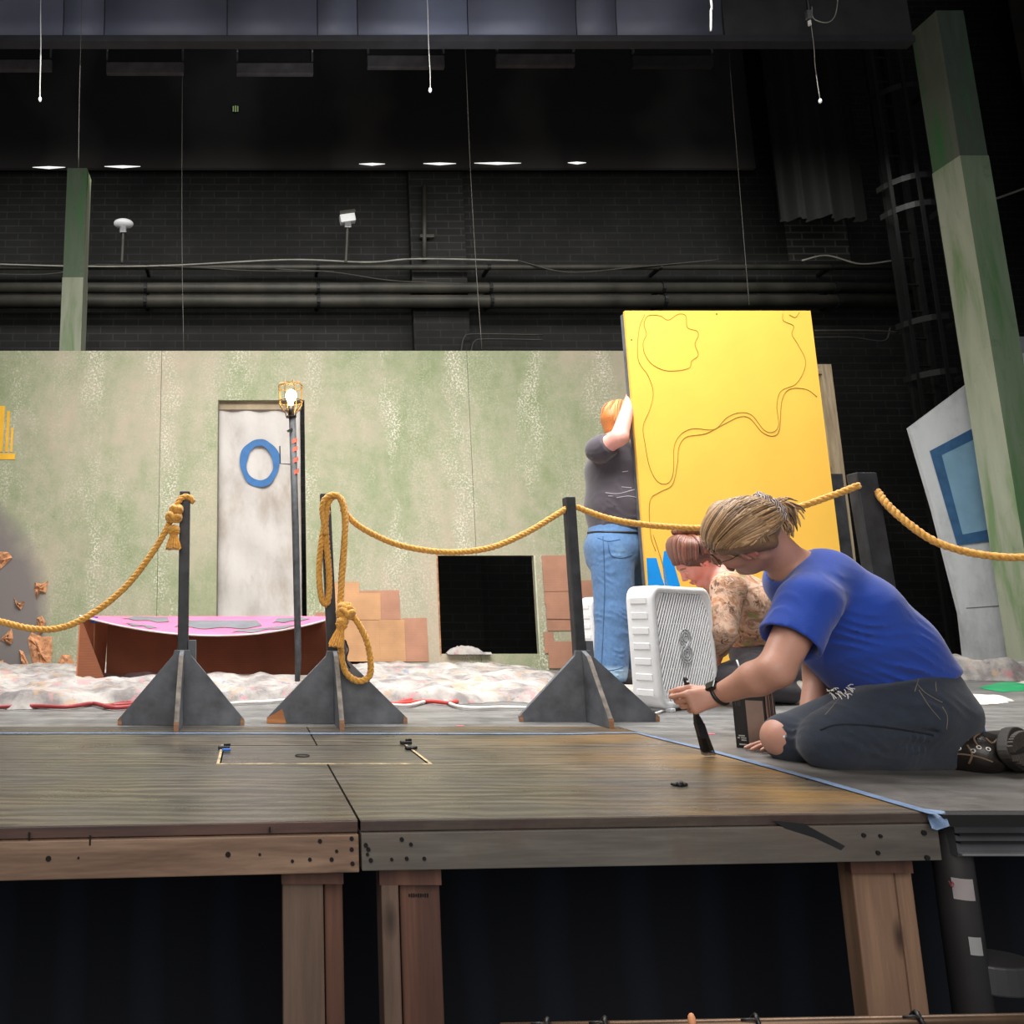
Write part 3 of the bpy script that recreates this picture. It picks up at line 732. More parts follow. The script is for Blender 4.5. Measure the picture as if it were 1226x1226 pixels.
# yellow painted shape at the left edge
bm = nb()
for lo, hi in (((-60, 543), (18, 550)), ((-14, 486), (6, 541)), ((6, 492), (12, 541)), ((12, 512), (16, 541)), ((-40, 500), (-14, 541))):
    p, q = at(lo[0], hi[1], YW - .004), at(hi[0], lo[1], YW - .004); box2(bm, (p.x, YW - .005, p.z), (q.x, YW + .0, q.z))
obj('yellow_painted_shape', bm, m_plain('ochre_yellow', (226, 172, 42), .6, var=.06), flats[0])
# white cloth spilling through the window opening
bm = nb(); p0, p1 = at(535, 781, YW - .02), at(588, 781, YW - .02); g = []
for i in range(25):
    t_ = i / 24; row = []
    hh = .06 * (math.sin(PI * min(1, t_ * 1.2)) ** .6 if t_ < .83 else .12) + .01
    for j in range(7):
        an = PI * j / 6; row.append(bm.verts.new((p0.x + (p1.x - p0.x) * t_, YW - .01 - .04 * math.cos(an) + .01 * random.random(), win[2] - .002 + hh * math.sin(an) * (1 + .15 * random.random()))))
    g.append(row)
for i in range(24):
    for j in range(6): bm.faces.new((g[i][j], g[i + 1][j], g[i + 1][j + 1], g[i][j + 1]))
tag(obj('cloth_bundle', bm, M_DROP, smooth=True), 'small white cloth bundle lying on the sill of the dark square opening', 'cloth')

# ------------------------------------------------------------------ yellow panel
YP = 4.6; xl = X_(748, 372, YP); xr_ = X_(970, 369, YP); zt = at(748, 372, YP).z
yp = thing('yellow_panel', 'large upright yellow board with pencilled splash outlines and blue strokes', 'scenery panel', ((xl + xr_) / 2, YP, 0))
bm = nb(); box2(bm, (xl, YP, .0), (xr_, YP + .022, zt)); obj('board', bm, M_YEL, yp)
bm = nb(); box2(bm, (xl - .0, YP + .022, .0), (xl + .04, YP + .06, zt - .01)); obj('rear_stile', bm, M_SLATE, yp)
bm = nb(); box2(bm, (xr_ - .04, YP + .022, .0), (xr_, YP + .06, zt - .01)); obj('rear_stile', bm, M_LEG3, yp)
bm = nb(); box2(bm, (xl + .04, YP + .022, zt - .07), (xr_ - .04, YP + .06, zt - .01)); obj('rear_rail', bm, M_LEG3, yp)
M_PEN = m_plain('pencil_line', (150, 118, 30), .8)
def pencil(P, closed=False, r=.0022):
    bm = nb(); pts = [at(x, y, YP - .001) for x, y in P]; add_tube(bm, catmull(pts, 6, closed), r, 5, closed=closed); obj('pencil_outline', bm, M_PEN, yp, smooth=True)
pencil([(776, 378), (790, 378), (800, 383), (812, 376), (821, 378), (823, 392), (834, 396), (836, 402), (832, 412), (836, 425), (828, 432), (824, 441), (800, 444), (782, 437), (772, 424), (770, 410), (774, 400), (771, 388)], True)
pencil([(772, 376), (765, 395), (764, 430), (776, 450), (782, 470), (778, 490), (770, 510), (772, 530), (778, 560), (788, 577), (800, 578), (806, 565), (807, 535), (815, 520), (830, 513), (855, 514), (870, 500), (885, 494), (900, 497), (915, 515), (926, 517), (932, 508), (930, 485), (935, 468), (952, 460), (962, 445), (964, 430), (955, 412), (948, 400), (950, 390), (938, 384), (937, 375)])
pencil([(785, 660), (779, 640), (778, 600), (790, 589), (805, 580), (811, 555), (813, 535), (822, 523), (845, 519), (868, 507), (885, 499), (898, 501), (912, 517), (925, 522), (933, 514), (936, 480), (945, 466), (965, 466), (978, 475)])
pencil([(945, 377), (952, 380), (957, 374)]); pencil([(782, 640), (790, 665), (797, 690), (800, 710)])
for poly in ([(774, 668), (786, 668), (792, 690), (798, 708), (800, 740), (778, 740)], [(795, 660), (801, 658), (806, 672), (814, 700), (818, 740), (803, 740), (796, 700), (793, 675)]):
    bm = nb(); add_prism(bm, [at(x, y, YP - .001) for x, y in poly], (0, .002, 0)); obj('blue_brush_stroke', bm, M_BLUEP, yp)
for (x, y) in ((858, 376), (756, 407)):
    bm = nb(); add_disc(bm, at(x, y, YP), (0, 1, 0), .005, .003, 8); obj('nail_head', bm, M_BLACKM, yp)
# raw timber frame and black flat behind its right edge
Yq = 5.6; fr = thing('timber_frame', 'unpainted pine frame standing behind the right edge of yellow board', 'frame', (X_(985, 600, Yq), Yq, 0))
z1 = at(985, 436, Yq).z
bm = nb(); xq = X_(983, 436, Yq); box2(bm, (xq, Yq, 0), (xq + .08, Yq + .04, z1)); obj('stile', bm, m_wood('bright_pine', (176, 160, 132), (130, 112, 88), 'Z'), fr)
bm = nb(); box2(bm, (xq - 1.0, Yq + .0, z1 - .08), (xq, Yq + .04, z1)); obj('top_rail', bm, m_wood('bright_pine_rail', (170, 154, 128), (130, 112, 88), 'X'), fr)
bm = nb(); box2(bm, (xq - 1.0, Yq + .0, .02), (xq, Yq + .04, .1)); obj('bottom_rail', bm, M_LEG3, fr)
bm = nb(); bx = X_(990, 570, 4.9); box2(bm, (bx, 4.9, 0), (bx + .11, 4.98, at(990, 567, 4.9).z)); bx0 = thing('black_post', 'plain black upright behind the right edge of yellow board', 'post', (bx + .05, 4.94, 0)); obj('post', bm, M_BLKPAINT, bx0, bevel=.004)
bm = nb(); box2(bm, (bx - .1, 4.84, 0), (bx + .2, 5.04, .02)); obj('foot', bm, M_BLKPAINT, bx0)

# ------------------------------------------------------------------ green columns
M_CL = mat_column('pale_stone_lit_side_paint', (176, 182, 158), (132, 158, 112), (120, 124, 110)); M_CG = mat_column('green_column_paint', (112, 130, 104), (82, 120, 76), (66, 82, 66)); M_CD = mat_column('dark_green_column_paint', (72, 82, 72), (58, 104, 66), (48, 54, 48))
def column(xc0, xc1, Y, depth, zs, mats, lab, slant=0.0, ztop=None):
    r = thing('scenic_column', lab, 'column', ((xc0 + xc1) / 2, Y + depth / 2, 0))
    for i, (za, zb) in enumerate(zip(zs[:-1], zs[1:])):
        bm = nb(); g = .0 if i == 0 else .004; x0, x1 = xc0 + g, xc1 - g
        top = zb
        v = [bm.verts.new(p) for p in ((x0, Y + g, za), (x1, Y + g, za), (x1, Y + depth - g, za), (x0, Y + depth - g, za), (x0, Y + g, top), (x1, Y + g, top), (x1, Y + depth - g, top), (x0, Y + depth - g, top))]
        for f in ((0, 1, 5, 4), (1, 2, 6, 5), (2, 3, 7, 6), (3, 0, 4, 7), (4, 5, 6, 7), (3, 2, 1, 0)): bm.faces.new([v[k] for k in f])
        obj('column_section', bm, mats[i], r)
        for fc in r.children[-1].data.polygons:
            if len(mats[i] if isinstance(mats[i], (list, tuple)) else [0]) > 1 and abs(fc.normal.x) > .9: fc.material_index = 1  # side faces take a paler paint, light from the left put into colour
Yc = 5.72
cx0 = xat(1150, Yc, at(1150, 190, Yc).z); zj = at(1160, 186, Yc).z; ztp = at(1140, 12, Yc).z
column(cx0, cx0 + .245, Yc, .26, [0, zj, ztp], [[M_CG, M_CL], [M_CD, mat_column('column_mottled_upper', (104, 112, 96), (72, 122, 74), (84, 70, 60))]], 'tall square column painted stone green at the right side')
Yc2 = 7.4; zz0 = at(90, 332, Yc2).z; zz1 = at(90, 201, Yc2).z
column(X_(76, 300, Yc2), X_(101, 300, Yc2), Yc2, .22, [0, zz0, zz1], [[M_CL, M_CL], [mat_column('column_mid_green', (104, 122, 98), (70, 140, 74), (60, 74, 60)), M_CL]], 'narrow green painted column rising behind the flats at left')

# ------------------------------------------------------------------ white set piece with blue window at the right
Yh = 6.15
hs = thing('cutout_house_flat', 'crooked white cutout flat with a blue framed window behind the right column', 'scenery flat', (X_(1180, 700, Yh), Yh, 0))
P = [at(x, y, Yh) for x, y in ((1155, 785), (1150, 735), (1118, 610), (1089, 512), (1165, 455), (1400, 330), (1450, 795), (1226, 797))]; P[0].z = P[-1].z = P[-2].z = .0
bm = nb(); add_prism(bm, P, (0, .03, 0)); obj('white_panel', bm, mat_muslin('white_painted_board', (222, 225, 228), (186, 188, 190)), hs)
out = [at(x, y, Yh - .006) for x, y in ((1113, 540), (1196, 496), (1240, 640), (1146, 653))]; inn = [at(x, y, Yh - .006) for x, y in ((1127, 545), (1194, 512), (1236, 624), (1152, 640))]
bm = nb(); vo = [bm.verts.new(v) for v in out]; vi = [bm.verts.new(v) for v in inn]
for i in range(4): bm.faces.new((vo[i], vo[(i + 1) % 4], vi[(i + 1) % 4], vi[i]))
o = obj('window_outline', bm, m_plain('steel_blue_paint', (62, 104, 148), .7, var=.1, scale=10), hs); s_ = o.modifiers.new('t', 'SOLIDIFY'); s_.thickness = .004
bm = nb(); bm.faces.new([bm.verts.new(v + Vector((0, .002, 0))) for v in inn]); o = obj('window_pane', bm, m_plain('pale_blue_paint', (138, 178, 206), .7, var=.05, scale=5), hs); s_ = o.modifiers.new('t', 'SOLIDIFY'); s_.thickness = .004
bm = nb(); a_, b_ = at(1157, 728, Yh - .002), at(1216, 724, Yh - .002); add_tube(bm, [a_, b_], .003, 4); add_tube(bm, [at(1199, 735, Yh - .002), at(1210, 735, Yh - .002)], .004, 4); obj('joint_line', bm, M_SLATE, hs)
# ------------------------------------------------------------------ background: drapes, border, pipes, cables, lamps
bm = nb(); Yb = 9.0; zb = at(300, 201, Yb).z
box2(bm, (X0 + .1, Yb, zb), (X_(905, 201, Yb), Yb + .05, 10.8)); dr = obj('black_border', bm, mat_drape('dark_border_cloth', (66, 64, 62), 3)); tag(dr, 'wide black border cloth hanging across the top of the brick wall', 'curtain')
M_GLOW = m_emit('light_sliver', (250, 250, 245), 1.0)
for i, (x0, x1, y0, y1) in enumerate(((39, 78, 200, 201.5), (125, 168, 199, 201.5), (430, 461, 196, 198.5), (507, 546, 195.5, 198), (568, 624, 195, 197.5), (680, 702, 194.5, 196))):
    a, b = at(x0, y0, Yb - .02), at(x1, y0, Yb - .02); m_ = (a + b) / 2; bm = nb()
    v = [Vector(a), m_ + Vector((0, 0, .012)), Vector(b), m_ + Vector((0, 0, -.022))]
    add_prism(bm, v, (0, .01, 0)); o = obj('glow_sliver', bm, M_GLOW)  # thin emissive slivers along the border hem
    tag(o, ('thin sliver of light left of the narrow green column top', 'thin sliver of light just right of the narrow green column top', 'short light sliver above the white clip lamp', 'light sliver above the wall pipe riser', 'longest light sliver, left of the long hanging wire', 'smallest light sliver, rightmost along the border cloth')[i], 'light', 'light slivers along the border hem')
# right hand drapes
M_DRP = mat_drape('dark_stage_drape', (25, 26, 24), 6)
def drape(name, P, Y, lab, mat=M_DRP, amp=.06, fr=22):
    bm = nb(); (xa_, ya_), (xb_, yb2) = P; p, q = at(xa_, ya_, Y), at(xb_, yb2, Y); n = 90; prev = None
    for i in range(n + 1):
        t_ = i / n; x = p.x + (q.x - p.x) * t_; y = Y + amp * math.sin(t_ * fr) + amp * .4 * math.sin(t_ * fr * 2.7)
        r = [bm.verts.new((x, y + amp * .5 * k / 4 * math.sin(t_ * 9), p.z + (q.z - p.z) * k / 4)) for k in range(5)]
        if prev:
            for k in range(4): bm.faces.new((prev[k], r[k], r[k + 1], prev[k + 1]))
        prev = r
    return tag(obj(name, bm, mat, smooth=True), lab, 'curtain')
drape('stage_curtain', ((893, -90), (1040, 262)), 8.6, 'black curtain hanging in folds right of the long wires')
drape('stage_curtain', ((1030, -120), (1118, 470)), 8.75, 'narrow dark curtain falling beside the caged ladder', fr=14)
drape('stage_curtain', ((1180, -150), (1500, 300)), 8.6, 'dark brown curtain at the far upper right corner', mat_drape('brown_black_drape', (50, 42, 36), 5))
# paler brick patch
bm = nb(); p, q = at(945, 312, YK - .012), at(1012, 263, YK - .012); box2(bm, (p.x, YK - .012, p.z), (q.x, YK - .002, q.z))
t = NT('pale_brick'); b = t.n.new('ShaderNodeTexBrick'); x = t.xyz(); cb = t.n.new('ShaderNodeCombineXYZ'); t.link(x[0], cb.inputs[0]); t.link(x[2], cb.inputs[1]); t.link(cb.outputs[0], b.inputs['Vector'])
b.inputs['Scale'].default_value = 1; b.inputs['Brick Width'].default_value = .3; b.inputs['Row Height'].default_value = .105; b.inputs['Mortar Size'].default_value = .012
b.inputs['Color1'].default_value = lin((62, 62, 58)); b.inputs['Color2'].default_value = lin((46, 46, 44)); b.inputs['Mortar'].default_value = lin((96, 95, 88)); t.link(b.outputs[0], t.b.inputs['Base Color']); t.rough(.8)
tag(obj('brick_panel', bm, t.m), 'lighter patch of bricks at the hem of the black curtain', 'bricks')
# brick pilaster
bm = nb(); p, q = at(496, 420, YK - .1), at(508, 200, YK - .1); box2(bm, (p.x, YK - .12, 0), (p.x + .75, YK - .001, q.z + .2)); struct('wall_pilaster', bm, M_BRICK)
# horizontal pipes
def hpipe(y0, y1, r, Y, lab, mat=M_PIPEK, x0=-6.8, px1=1110):
    a, b = at(0, y0, Y), at(px1, y1, Y); a = Vector((x0, Y, a.z)); b = Vector((b.x, Y, a.z)); bm = nb(); add_tube(bm, [a, b], r, 16)
    r_ = thing('wall_pipe', lab, 'pipe', (a.x, Y, a.z)); obj('pipe_run', bm, mat, r_, smooth=True)
    x = a.x + .8
    while x < b.x:
        bm = nb(); add_tube(bm, [(x - .02, Y, a.z), (x + .02, Y, a.z)], r * 1.18, 14); box2(bm, (x - .02, Y, a.z - .02), (x + .02, YK - .005, a.z + .02)); obj('pipe_bracket', bm, M_BLACKM, r_); x += 2.3
    return r_
hpipe(320, 318, .035, YK - .25, 'slim upper conduit along the dark brick wall with cables lying on it')
hpipe(345, 342, .07, YK - .25, 'thick dark pipe along the brick wall, upper of the two')
hpipe(361, 357, .085, YK - .25, 'thickest dark pipe along the brick wall, lower of the two')
def cable(name, P, r, mat, lab, Y=YK - .3, cat='cable'):
    bm = nb(); add_tube(bm, catmull([at(x, y, Y) for x, y in P], 8), r, 5); return tag(obj(name, bm, mat, smooth=True), lab, cat)
cable('wall_cable', [(-20, 316), (100, 319), (200, 318), (345, 311), (440, 314), (500, 310), (620, 312)], .012, M_CABLEL, 'pale cable lying along the upper conduit')
cable('wall_cable', [(-20, 328), (60, 328), (110, 318), (130, 317), (230, 320), (300, 324), (400, 325)], .009, M_CABLE, 'dark cable sagging below the conduit at left')
cable('wall_cable', [(330, 322), (400, 326), (470, 336), (560, 340)], .008, M_CABLE, 'dark cable drooping under the white clip lamp')
cable('wall_cable', [(620, 312), (680, 326), (760, 320), (860, 311)], .009, M_CABLE, 'dark cable looping along the wall above the yellow board')
cable('wall_cable', [(960, 312), (990, 306), (1030, 316), (1070, 312)], .012, M_CABLEL, 'pale cable looped under the pale brick patch')
cable('wall_cable', [(552, 421), (556, 404), (570, 400), (650, 401)], .010, M_CABLE, 'bent conduit rising behind the flats, outer curve', Y=YK - .2)
cable('wall_cable', [(564, 421), (568, 409), (582, 406), (650, 407)], .010, M_CABLE, 'bent conduit rising behind the flats, inner curve', Y=YK - .2)
cable('wall_cable', [(975, 396), (1040, 396), (1075, 398)], .014, M_CABLE, 'straight dark conduit right of the yellow board top')
cable('wall_cable', [(975, 404), (1020, 404), (1058, 408), (1066, 392)], .010, M_CABLE, 'thin conduit bending up right of the yellow board')
# riser on the wall
bm = nb(); p, q = at(508, 312, YK - .2), at(508, 222, YK - .2); r_ = thing('pipe_riser', 'thin vertical conduit with a bracket rising from the wall pipe', 'pipe', p)
add_tube(bm, [p, q], .03, 10); obj('riser', bm, M_PIPEK, r_, smooth=True)
bm = nb(); c = at(511, 283, YK - .2); add_box(bm, c, (.2, .05, .05)); obj('bracket', bm, M_PIPEK, r_, bevel=.01)
# clip lamps
def lamp_small(px, py, lab, round_):
    Y = YK - .6; c = at(px, py, Y); r_ = thing('clip_lamp', lab, 'lamp', at(px, 312, Y))
    bm = nb(); add_tube(bm, catmull([at(px - 2, 315, Y), at(px - 1, 295, Y), c + Vector((.0, 0, -.06))], 6), .018, 8); obj('stem', bm, M_CABLE, r_, smooth=True)
    bm = nb(); add_box(bm, c + Vector((0, 0, -.09)), (.09, .08, .1)); obj('socket', bm, M_STEEL, r_, bevel=.01)
    bm = nb()
    if round_: add_ball(bm, c + Vector((0, 0, .0)), (.13, .1, .055), 3)
    else: add_box(bm, c, (.2, .1, .12), R=Matrix.Rotation(-.15, 3, 'Y'))
    obj('lamp_head', bm, M_WHITE, r_, smooth=round_, bevel=0 if round_ else .015)
    if not round_:
        bm = nb(); add_box(bm, c + Vector((-.005, -.01, .07)), (.21, .11, .05), R=Matrix.Rotation(-.15, 3, 'Y')); obj('visor', bm, M_PIPEK, r_, bevel=.01)
lamp_small(148, 268, 'small round white lamp on a stem above the wall conduit', True); lamp_small(416, 262, 'small square white lamp with dark visor above the wall conduit', False)
# small green exit-like glow
c = at(282, 131, Yb - .03); bm = nb(); add_disc(bm, c, (0, 1, 0), .055, .02, 6); r_ = thing('green_indicator', 'tiny green glowing grid on the black border cloth', 'light', c); obj('indicator_body', bm, M_BLACKM, r_)
for i in range(3):
    bm = nb(); add_box(bm, c + Vector((-.03 + .03 * i, -.012, 0)), (.016, .006, .08 if i != 1 else .09)); obj('indicator_slot', bm, m_emit('green_glow', (130, 150, 100), .6), r_)

# ------------------------------------------------------------------ overhead: curved dark panel and the row of grey battens
Yo = 5.2; bm = nb(); a = at(-30, 47, Yo); b = at(1100, 40, Yo); zt_ = a.z + 1.6; rows = []
t = NT('satin_blue_grey_panel'); n_ = t.noise(1.2, 3); t.color(t.ramp(n_, [(.3, (84, 87, 100)), (.7, (104, 107, 124))])); t.rough(.6); M_PANEL = t.m
cl = thing('overhead_panel', 'curved satin blue grey panel running across the top of the stage', 'ceiling panel', ((a.x + b.x) / 2, Yo, a.z))
xsr = [-3.6, X_(76, 40, Yo), X_(125, 40, Yo), X_(272, 40, Yo), X_(380, 40, Yo), X_(428, 40, Yo), X_(560, 40, Yo), X_(690, 40, Yo), X_(738, 40, Yo), X_(865, 40, Yo)]
for x0, x1 in zip(xsr[:-1], xsr[1:]):
    bm = nb(); prev = None
    for k in range(13):
        an = k / 12 * 1.2; y = Yo - .9 * (1 - math.cos(an)) ; z = a.z + .02 + 1.5 * math.sin(an)
        r = (bm.verts.new((x0 + .004, y, z)), bm.verts.new((x1 - .004, y, z)))
        if prev: bm.faces.new((prev[0], prev[1], r[1], r[0]))
        prev = r
    o = obj('panel_segment', bm, M_PANEL, cl, smooth=True); s_ = o.modifiers.new('t', 'SOLIDIFY'); s_.thickness = .01
bm = nb(); box2(bm, (-3.6, Yo - .02, a.z - .035), (X_(1092, 40, Yo), Yo + .06, a.z + .02)); obj('bottom_rail', bm, m_plain('dark_rail', (44, 44, 48), .5), cl)
bm = nb(); box2(bm, (X_(866, 20, Yo), Yo - .0, a.z + .02), (X_(1092, 40, Yo), Yo + .03, a.z + 1.5)); obj('panel_end', bm, m_plain('dark_panel_end', (50, 50, 52), .8), cl)
M_BAT = m_plain('dusty_grey_batten', (98, 94, 94), .7, var=.15); Yt = 7.0
for i, (x0, x1, y0, y1) in enumerate(((-70, 62, 71, 83), (127, 220, 74, 87), (283, 375, 75, 88), (440, 532, 66, 80), (595, 688, 64, 78), (758, 853, 66, 79))):
    p, q = at(x0, y1, Yt), at(x1, y0, Yt); r_ = thing('hanging_batten', ('grey batten cut off by the left edge of the picture, below the overhead panel', 'grey batten over the narrow green column, second from the left', 'grey batten above the small green glow', 'grey batten crossed by the short hanging wire', 'grey batten right of the long hanging wire', 'dimmest grey batten, nearest the black curtain')[i], 'batten', (p.x, Yt, p.z), 'grey battens hung under the overhead panel')
    bm = nb(); box2(bm, (p.x, Yt, p.z), (q.x, Yt + .05, q.z)); obj('batten_board', bm, M_BAT if i < 5 else m_plain('dim_batten', (56, 55, 55), .8), r_, bevel=.006)
    bm = nb(); box2(bm, (p.x, Yt + .01, q.z + .01), (q.x, Yt + .04, q.z + .16)); obj('dark_upper_board', bm, m_plain('dark_upper_board', (30, 30, 32), .8), r_)
    for xx in (p.x + .01, q.x - .01):
        bm = nb(); add_box(bm, (xx, Yt - .0, q.z + .09), (.02, .03, .14)); add_ball(bm, (xx, Yt - .02, q.z + .12), .012, 1); obj('hanger_bracket', bm, M_STEEL, r_)
        bm = nb(); add_tube(bm, [(xx, Yt + .03, q.z + .1), (xx, Yt + .03, q.z + 3.2)], .005, 5); obj('hanger_wire', bm, M_BLACKM, r_)
# wires from above
def wire(P, r, Y, mat, lab, tip=False):
    top = at(P[0][0], P[0][1], Y); r_ = thing('hanging_wire', lab, 'wire', at(*P[-1], Y)); bm = nb()
    pts = [top + Vector((-.02, 0, 1.2))] + [at(x, y, Y) for x, y in P]; add_tube(bm, catmull(pts, 5), r, 5); obj('wire_strand', bm, mat, r_, smooth=True)
    if tip: bm = nb(); add_ball(bm, at(*P[-1], Y), (.012, .012, .02), 2); obj('wire_tip', bm, M_WHITE, r_, smooth=True)
M_W = m_plain('pale_cord', (170, 170, 165), .8)
wire([(49, -10), (49, 60), (48, 100), (48, 119)], .0045, 4.8, M_W, 'pale cord with knotted end hanging at the upper left', True)
wire([(511, -10), (513, 50), (515, 90), (515, 108)], .0032, 4.8, M_W, 'short pale cord hanging down in front of the fourth batten', True)
wire([(97, 40), (95, 120), (94, 200)], .0018, 4.9, M_CABLE, 'faint dark wire above the narrow green column')
wire([(219, 20), (218, 150), (218, 300), (220, 420)], .0022, 5.6, M_CABLE, 'thin straight wire dropping behind the flat left of the doorway')
wire([(553, -10), (558, 80), (563, 200), (570, 320), (577, 418)], .0028, 5.6, M_CABLE, 'long thin wire dropping behind the flat between door and square opening')
wire([(868, -10), (874, 80), (882, 180), (890, 280), (897, 365)], .0028, 5.6, M_CABLE, 'long thin wire dropping behind the yellow board')
wire([(972, 36), (976, 80), (982, 121)], .0025, 5.0, M_CABLEL, 'short wire under the small silver rigging clamp', True)
c = at(968, 18, 5.0); r_ = thing('rigging_clamp', 'small silver rigging clamp with looped cable at the top right', 'clamp', c)
bm = nb(); add_box(bm, c, (.035, .03, .07)); obj('clamp_body', bm, M_STEEL, r_, bevel=.004)
bm = nb(); add_disc(bm, c + Vector((.0, 0, -.07)), (0, 0, 1), .012, .035, 12); obj('clamp_screw', bm, M_WHITE, r_)
bm = nb(); add_tube(bm, catmull([at(972, 8, 5), at(974, 22, 5), at(990, 27, 5), at(1000, 18, 5), at(1004, -8, 5)], 6), .004, 5); obj('cable_loop', bm, M_CABLEL, r_, smooth=True)
bm = nb(); add_tube(bm, [c, c + Vector((0, 0, 1.2))], .006, 6); obj('drop_wire', bm, M_BLACKM, r_)
# vertical light streaks on the panel: a bright hanging strip stands in for them
wire([(850, -10), (851, 12), (851, 37)], .006, 4.0, m_plain('bright_streak', (190, 190, 182), .7), 'short bright strip standing for a light streak on the overhead panel at right')

# ------------------------------------------------------------------ caged ladder
Yl = 8.0; r_ = thing('caged_ladder', 'dark steel caged ladder on the wall left of the right column', 'ladder', (X_(1120, 400, Yl), Yl, 0)); M_LAD = m_plain('dark_ladder_steel', (30, 31, 30), .6)
xa_, xb_ = X_(1094, 300, Yl), X_(1135, 300, Yl)
for x in (xa_ + .07, xb_ - .07): bm = nb(); box2(bm, (x - .03, Yl + .3, 0), (x + .03, Yl + .34, 8.2)); obj('stringer', bm, M_LAD, r_)
for i in range(23): bm = nb(); z = .35 + i * .34; add_tube(bm, [(xa_ + .07, Yl + .32, z), (xb_ - .07, Yl + .32, z)], .014, 6); obj('rung', bm, M_LAD, r_)
for py in (450, 385, 250, 217, 110):
    z = at(1115, py, Yl).z; bm = nb(); pts = [Vector(((xa_ + xb_) / 2 + .3 * math.cos(an), Yl + .25 + .34 * math.sin(an), z)) for an in [PI * (1 + k / 12) for k in range(13)]]
    for p, q in zip(pts[:-1], pts[1:]): add_prism(bm, [p, q, q + Vector((0, 0, .07)), p + Vector((0, 0, .07))], (0, .008, 0))
    obj('cage_hoop', bm, M_LAD, r_)
for an in (1.15, 1.4, 1.6, 1.85):
    x = (xa_ + xb_) / 2 + .3 * math.cos(PI * an); y = Yl + .25 + .34 * math.sin(PI * an); bm = nb(); box2(bm, (x - .022, y - .006, 2.7), (x + .022, y + .004, 7.8)); obj('cage_bar', bm, M_LAD, r_)
cable('side_cable', [(1160, 246), (1180, 242), (1226, 226), (1260, 214)], .015, M_CABLEL, 'pale diagonal cable at the right edge behind the green column', Y=8.2)
bm = nb(); p = at(1220, 432, 7.2); box2(bm, (p.x, 7.2, 0), (p.x + 1.2, 7.24, at(1220, 403, 7.2).z)); tag(obj('pale_flat', bm, mat_muslin('pale_grey_board', (190, 196, 204), (160, 166, 176))), 'pale grey flat edge peeking out right of the green column', 'scenery flat')

# ------------------------------------------------------------------ stanchions
def stanchion(px, ybase, ztop, half, hgt, lean, lab, postw=.04, postd=.04, raw=False, halfL=None, apex_dx=0):
    c = gd(px, ybase); Y = c.y; r_ = thing('wooden_stanchion', lab, 'stanchion', (c.x, Y, 0), 'black wooden rope stanchions across the stage')
    halfL = halfL or half
    bm = nb(); P = [(c.x - halfL, Y - .01, 0), (c.x + half, Y - .01, 0), (c.x + half + .004, Y - .01, .022), (c.x + .035, Y - .01, hgt - .02), (c.x + .03, Y - .01, hgt), (c.x - .03, Y - .01, hgt), (c.x - .035, Y - .01, hgt - .02), (c.x - halfL - .004, Y - .01, .022)]
    add_prism(bm, P, (0, .018, 0)); fin = obj('base_fin', bm, M_SLATE, r_, bevel=.0015)
    # raw orange tips
    for sgn, hw in ((-1, halfL), (1, half)):
        bm = nb(); big = raw and sgn < 0; w_ = .075 if big else .016; x0 = c.x + sgn * (hw + .005); P = [(x0, Y - .0115, .001), (x0 - sgn * w_, Y - .0115, .001), (x0 - sgn * w_ * .8, Y - .0115, .055 if big else .03), (x0, Y - .0115, .021)]
        add_prism(bm, P, (0, .001, 0)); obj('bare_wood_tip', bm, M_EDGE if not big else m_wood('orange_bare_ply', (222, 152, 92), (180, 110, 62), 'X', knots=False), fin)
    bm = nb(); ext = .2
    P = [(c.x - .008 + apex_dx, Y - ext, 0), (c.x - .008 + apex_dx, Y - ext, .022), (c.x - .008 + apex_dx, Y - .05, hgt - .02), (c.x - .008 + apex_dx, Y - .01, hgt), (c.x - .008 + apex_dx, Y - .01, 0)]
    add_prism(bm, P, (.017, 0, 0)); f2 = obj('front_fin', bm, M_SLATE, r_, bevel=.0015)
    bm = nb(); P2 = [Vector(p) for p in P[1:3]]; d = (P2[1] - P2[0]).normalized()
    nrm = Vector((0, -1, .8)).normalized() * .001; add_prism(bm, [P2[0] + nrm, P2[1] + nrm, P2[1] + nrm + Vector((.017, 0, 0)), P2[0] + nrm + Vector((.017, 0, 0))], nrm); obj('worn_edge', bm, m_plain('worn_grey_edge', (120, 112, 104), .8, var=.25, scale=30), f2)
    bm = nb(); add_box(bm, (c.x + apex_dx, Y - ext - .0008, .018), (.0172, .001, .036)); obj('bare_wood_tip', bm, M_EDGE, f2)
    bm = nb(); P = [(c.x - .008, Y + .008, 0), (c.x - .008, Y + .2, 0), (c.x - .008, Y + .2, .022), (c.x - .008, Y + .05, hgt - .02), (c.x - .008, Y + .01, hgt)]
    add_prism(bm, P, (.017, 0, 0)); obj('rear_fin', bm, M_SLATE, r_, bevel=.0015)
    bm = nb(); hw = postw / 2; z0 = hgt * .35
    lo = [Vector((c.x + sx * hw, Y + sy * postd / 2 + .03, z0)) for sx, sy in ((-1, -1), (1, -1), (1, 1), (-1, 1))]
    up = Vector((lean, 0, ztop - z0)); add_prism(bm, lo, up); obj('post', bm, M_BLKPAINT, r_, bevel=.003)
    bm = nb(); add_box(bm, (c.x + postw * .9, Y + .03, hgt * .92), (.03, postd, .12)); obj('brace_block', bm, M_SLATE, r_, bevel=.002)
    return Vector((c.x + lean, Y + .03, ztop))
T1 = stanchion(217, 868, .905, .235, .28, .0, 'black stanchion in front of the cardboard bench, tassel knotted at its top')
T2 = stanchion(402, 866, .905, .27, .275, -.025, 'black stanchion with coiled gold rope looped over its top', raw=True, halfL=.262)
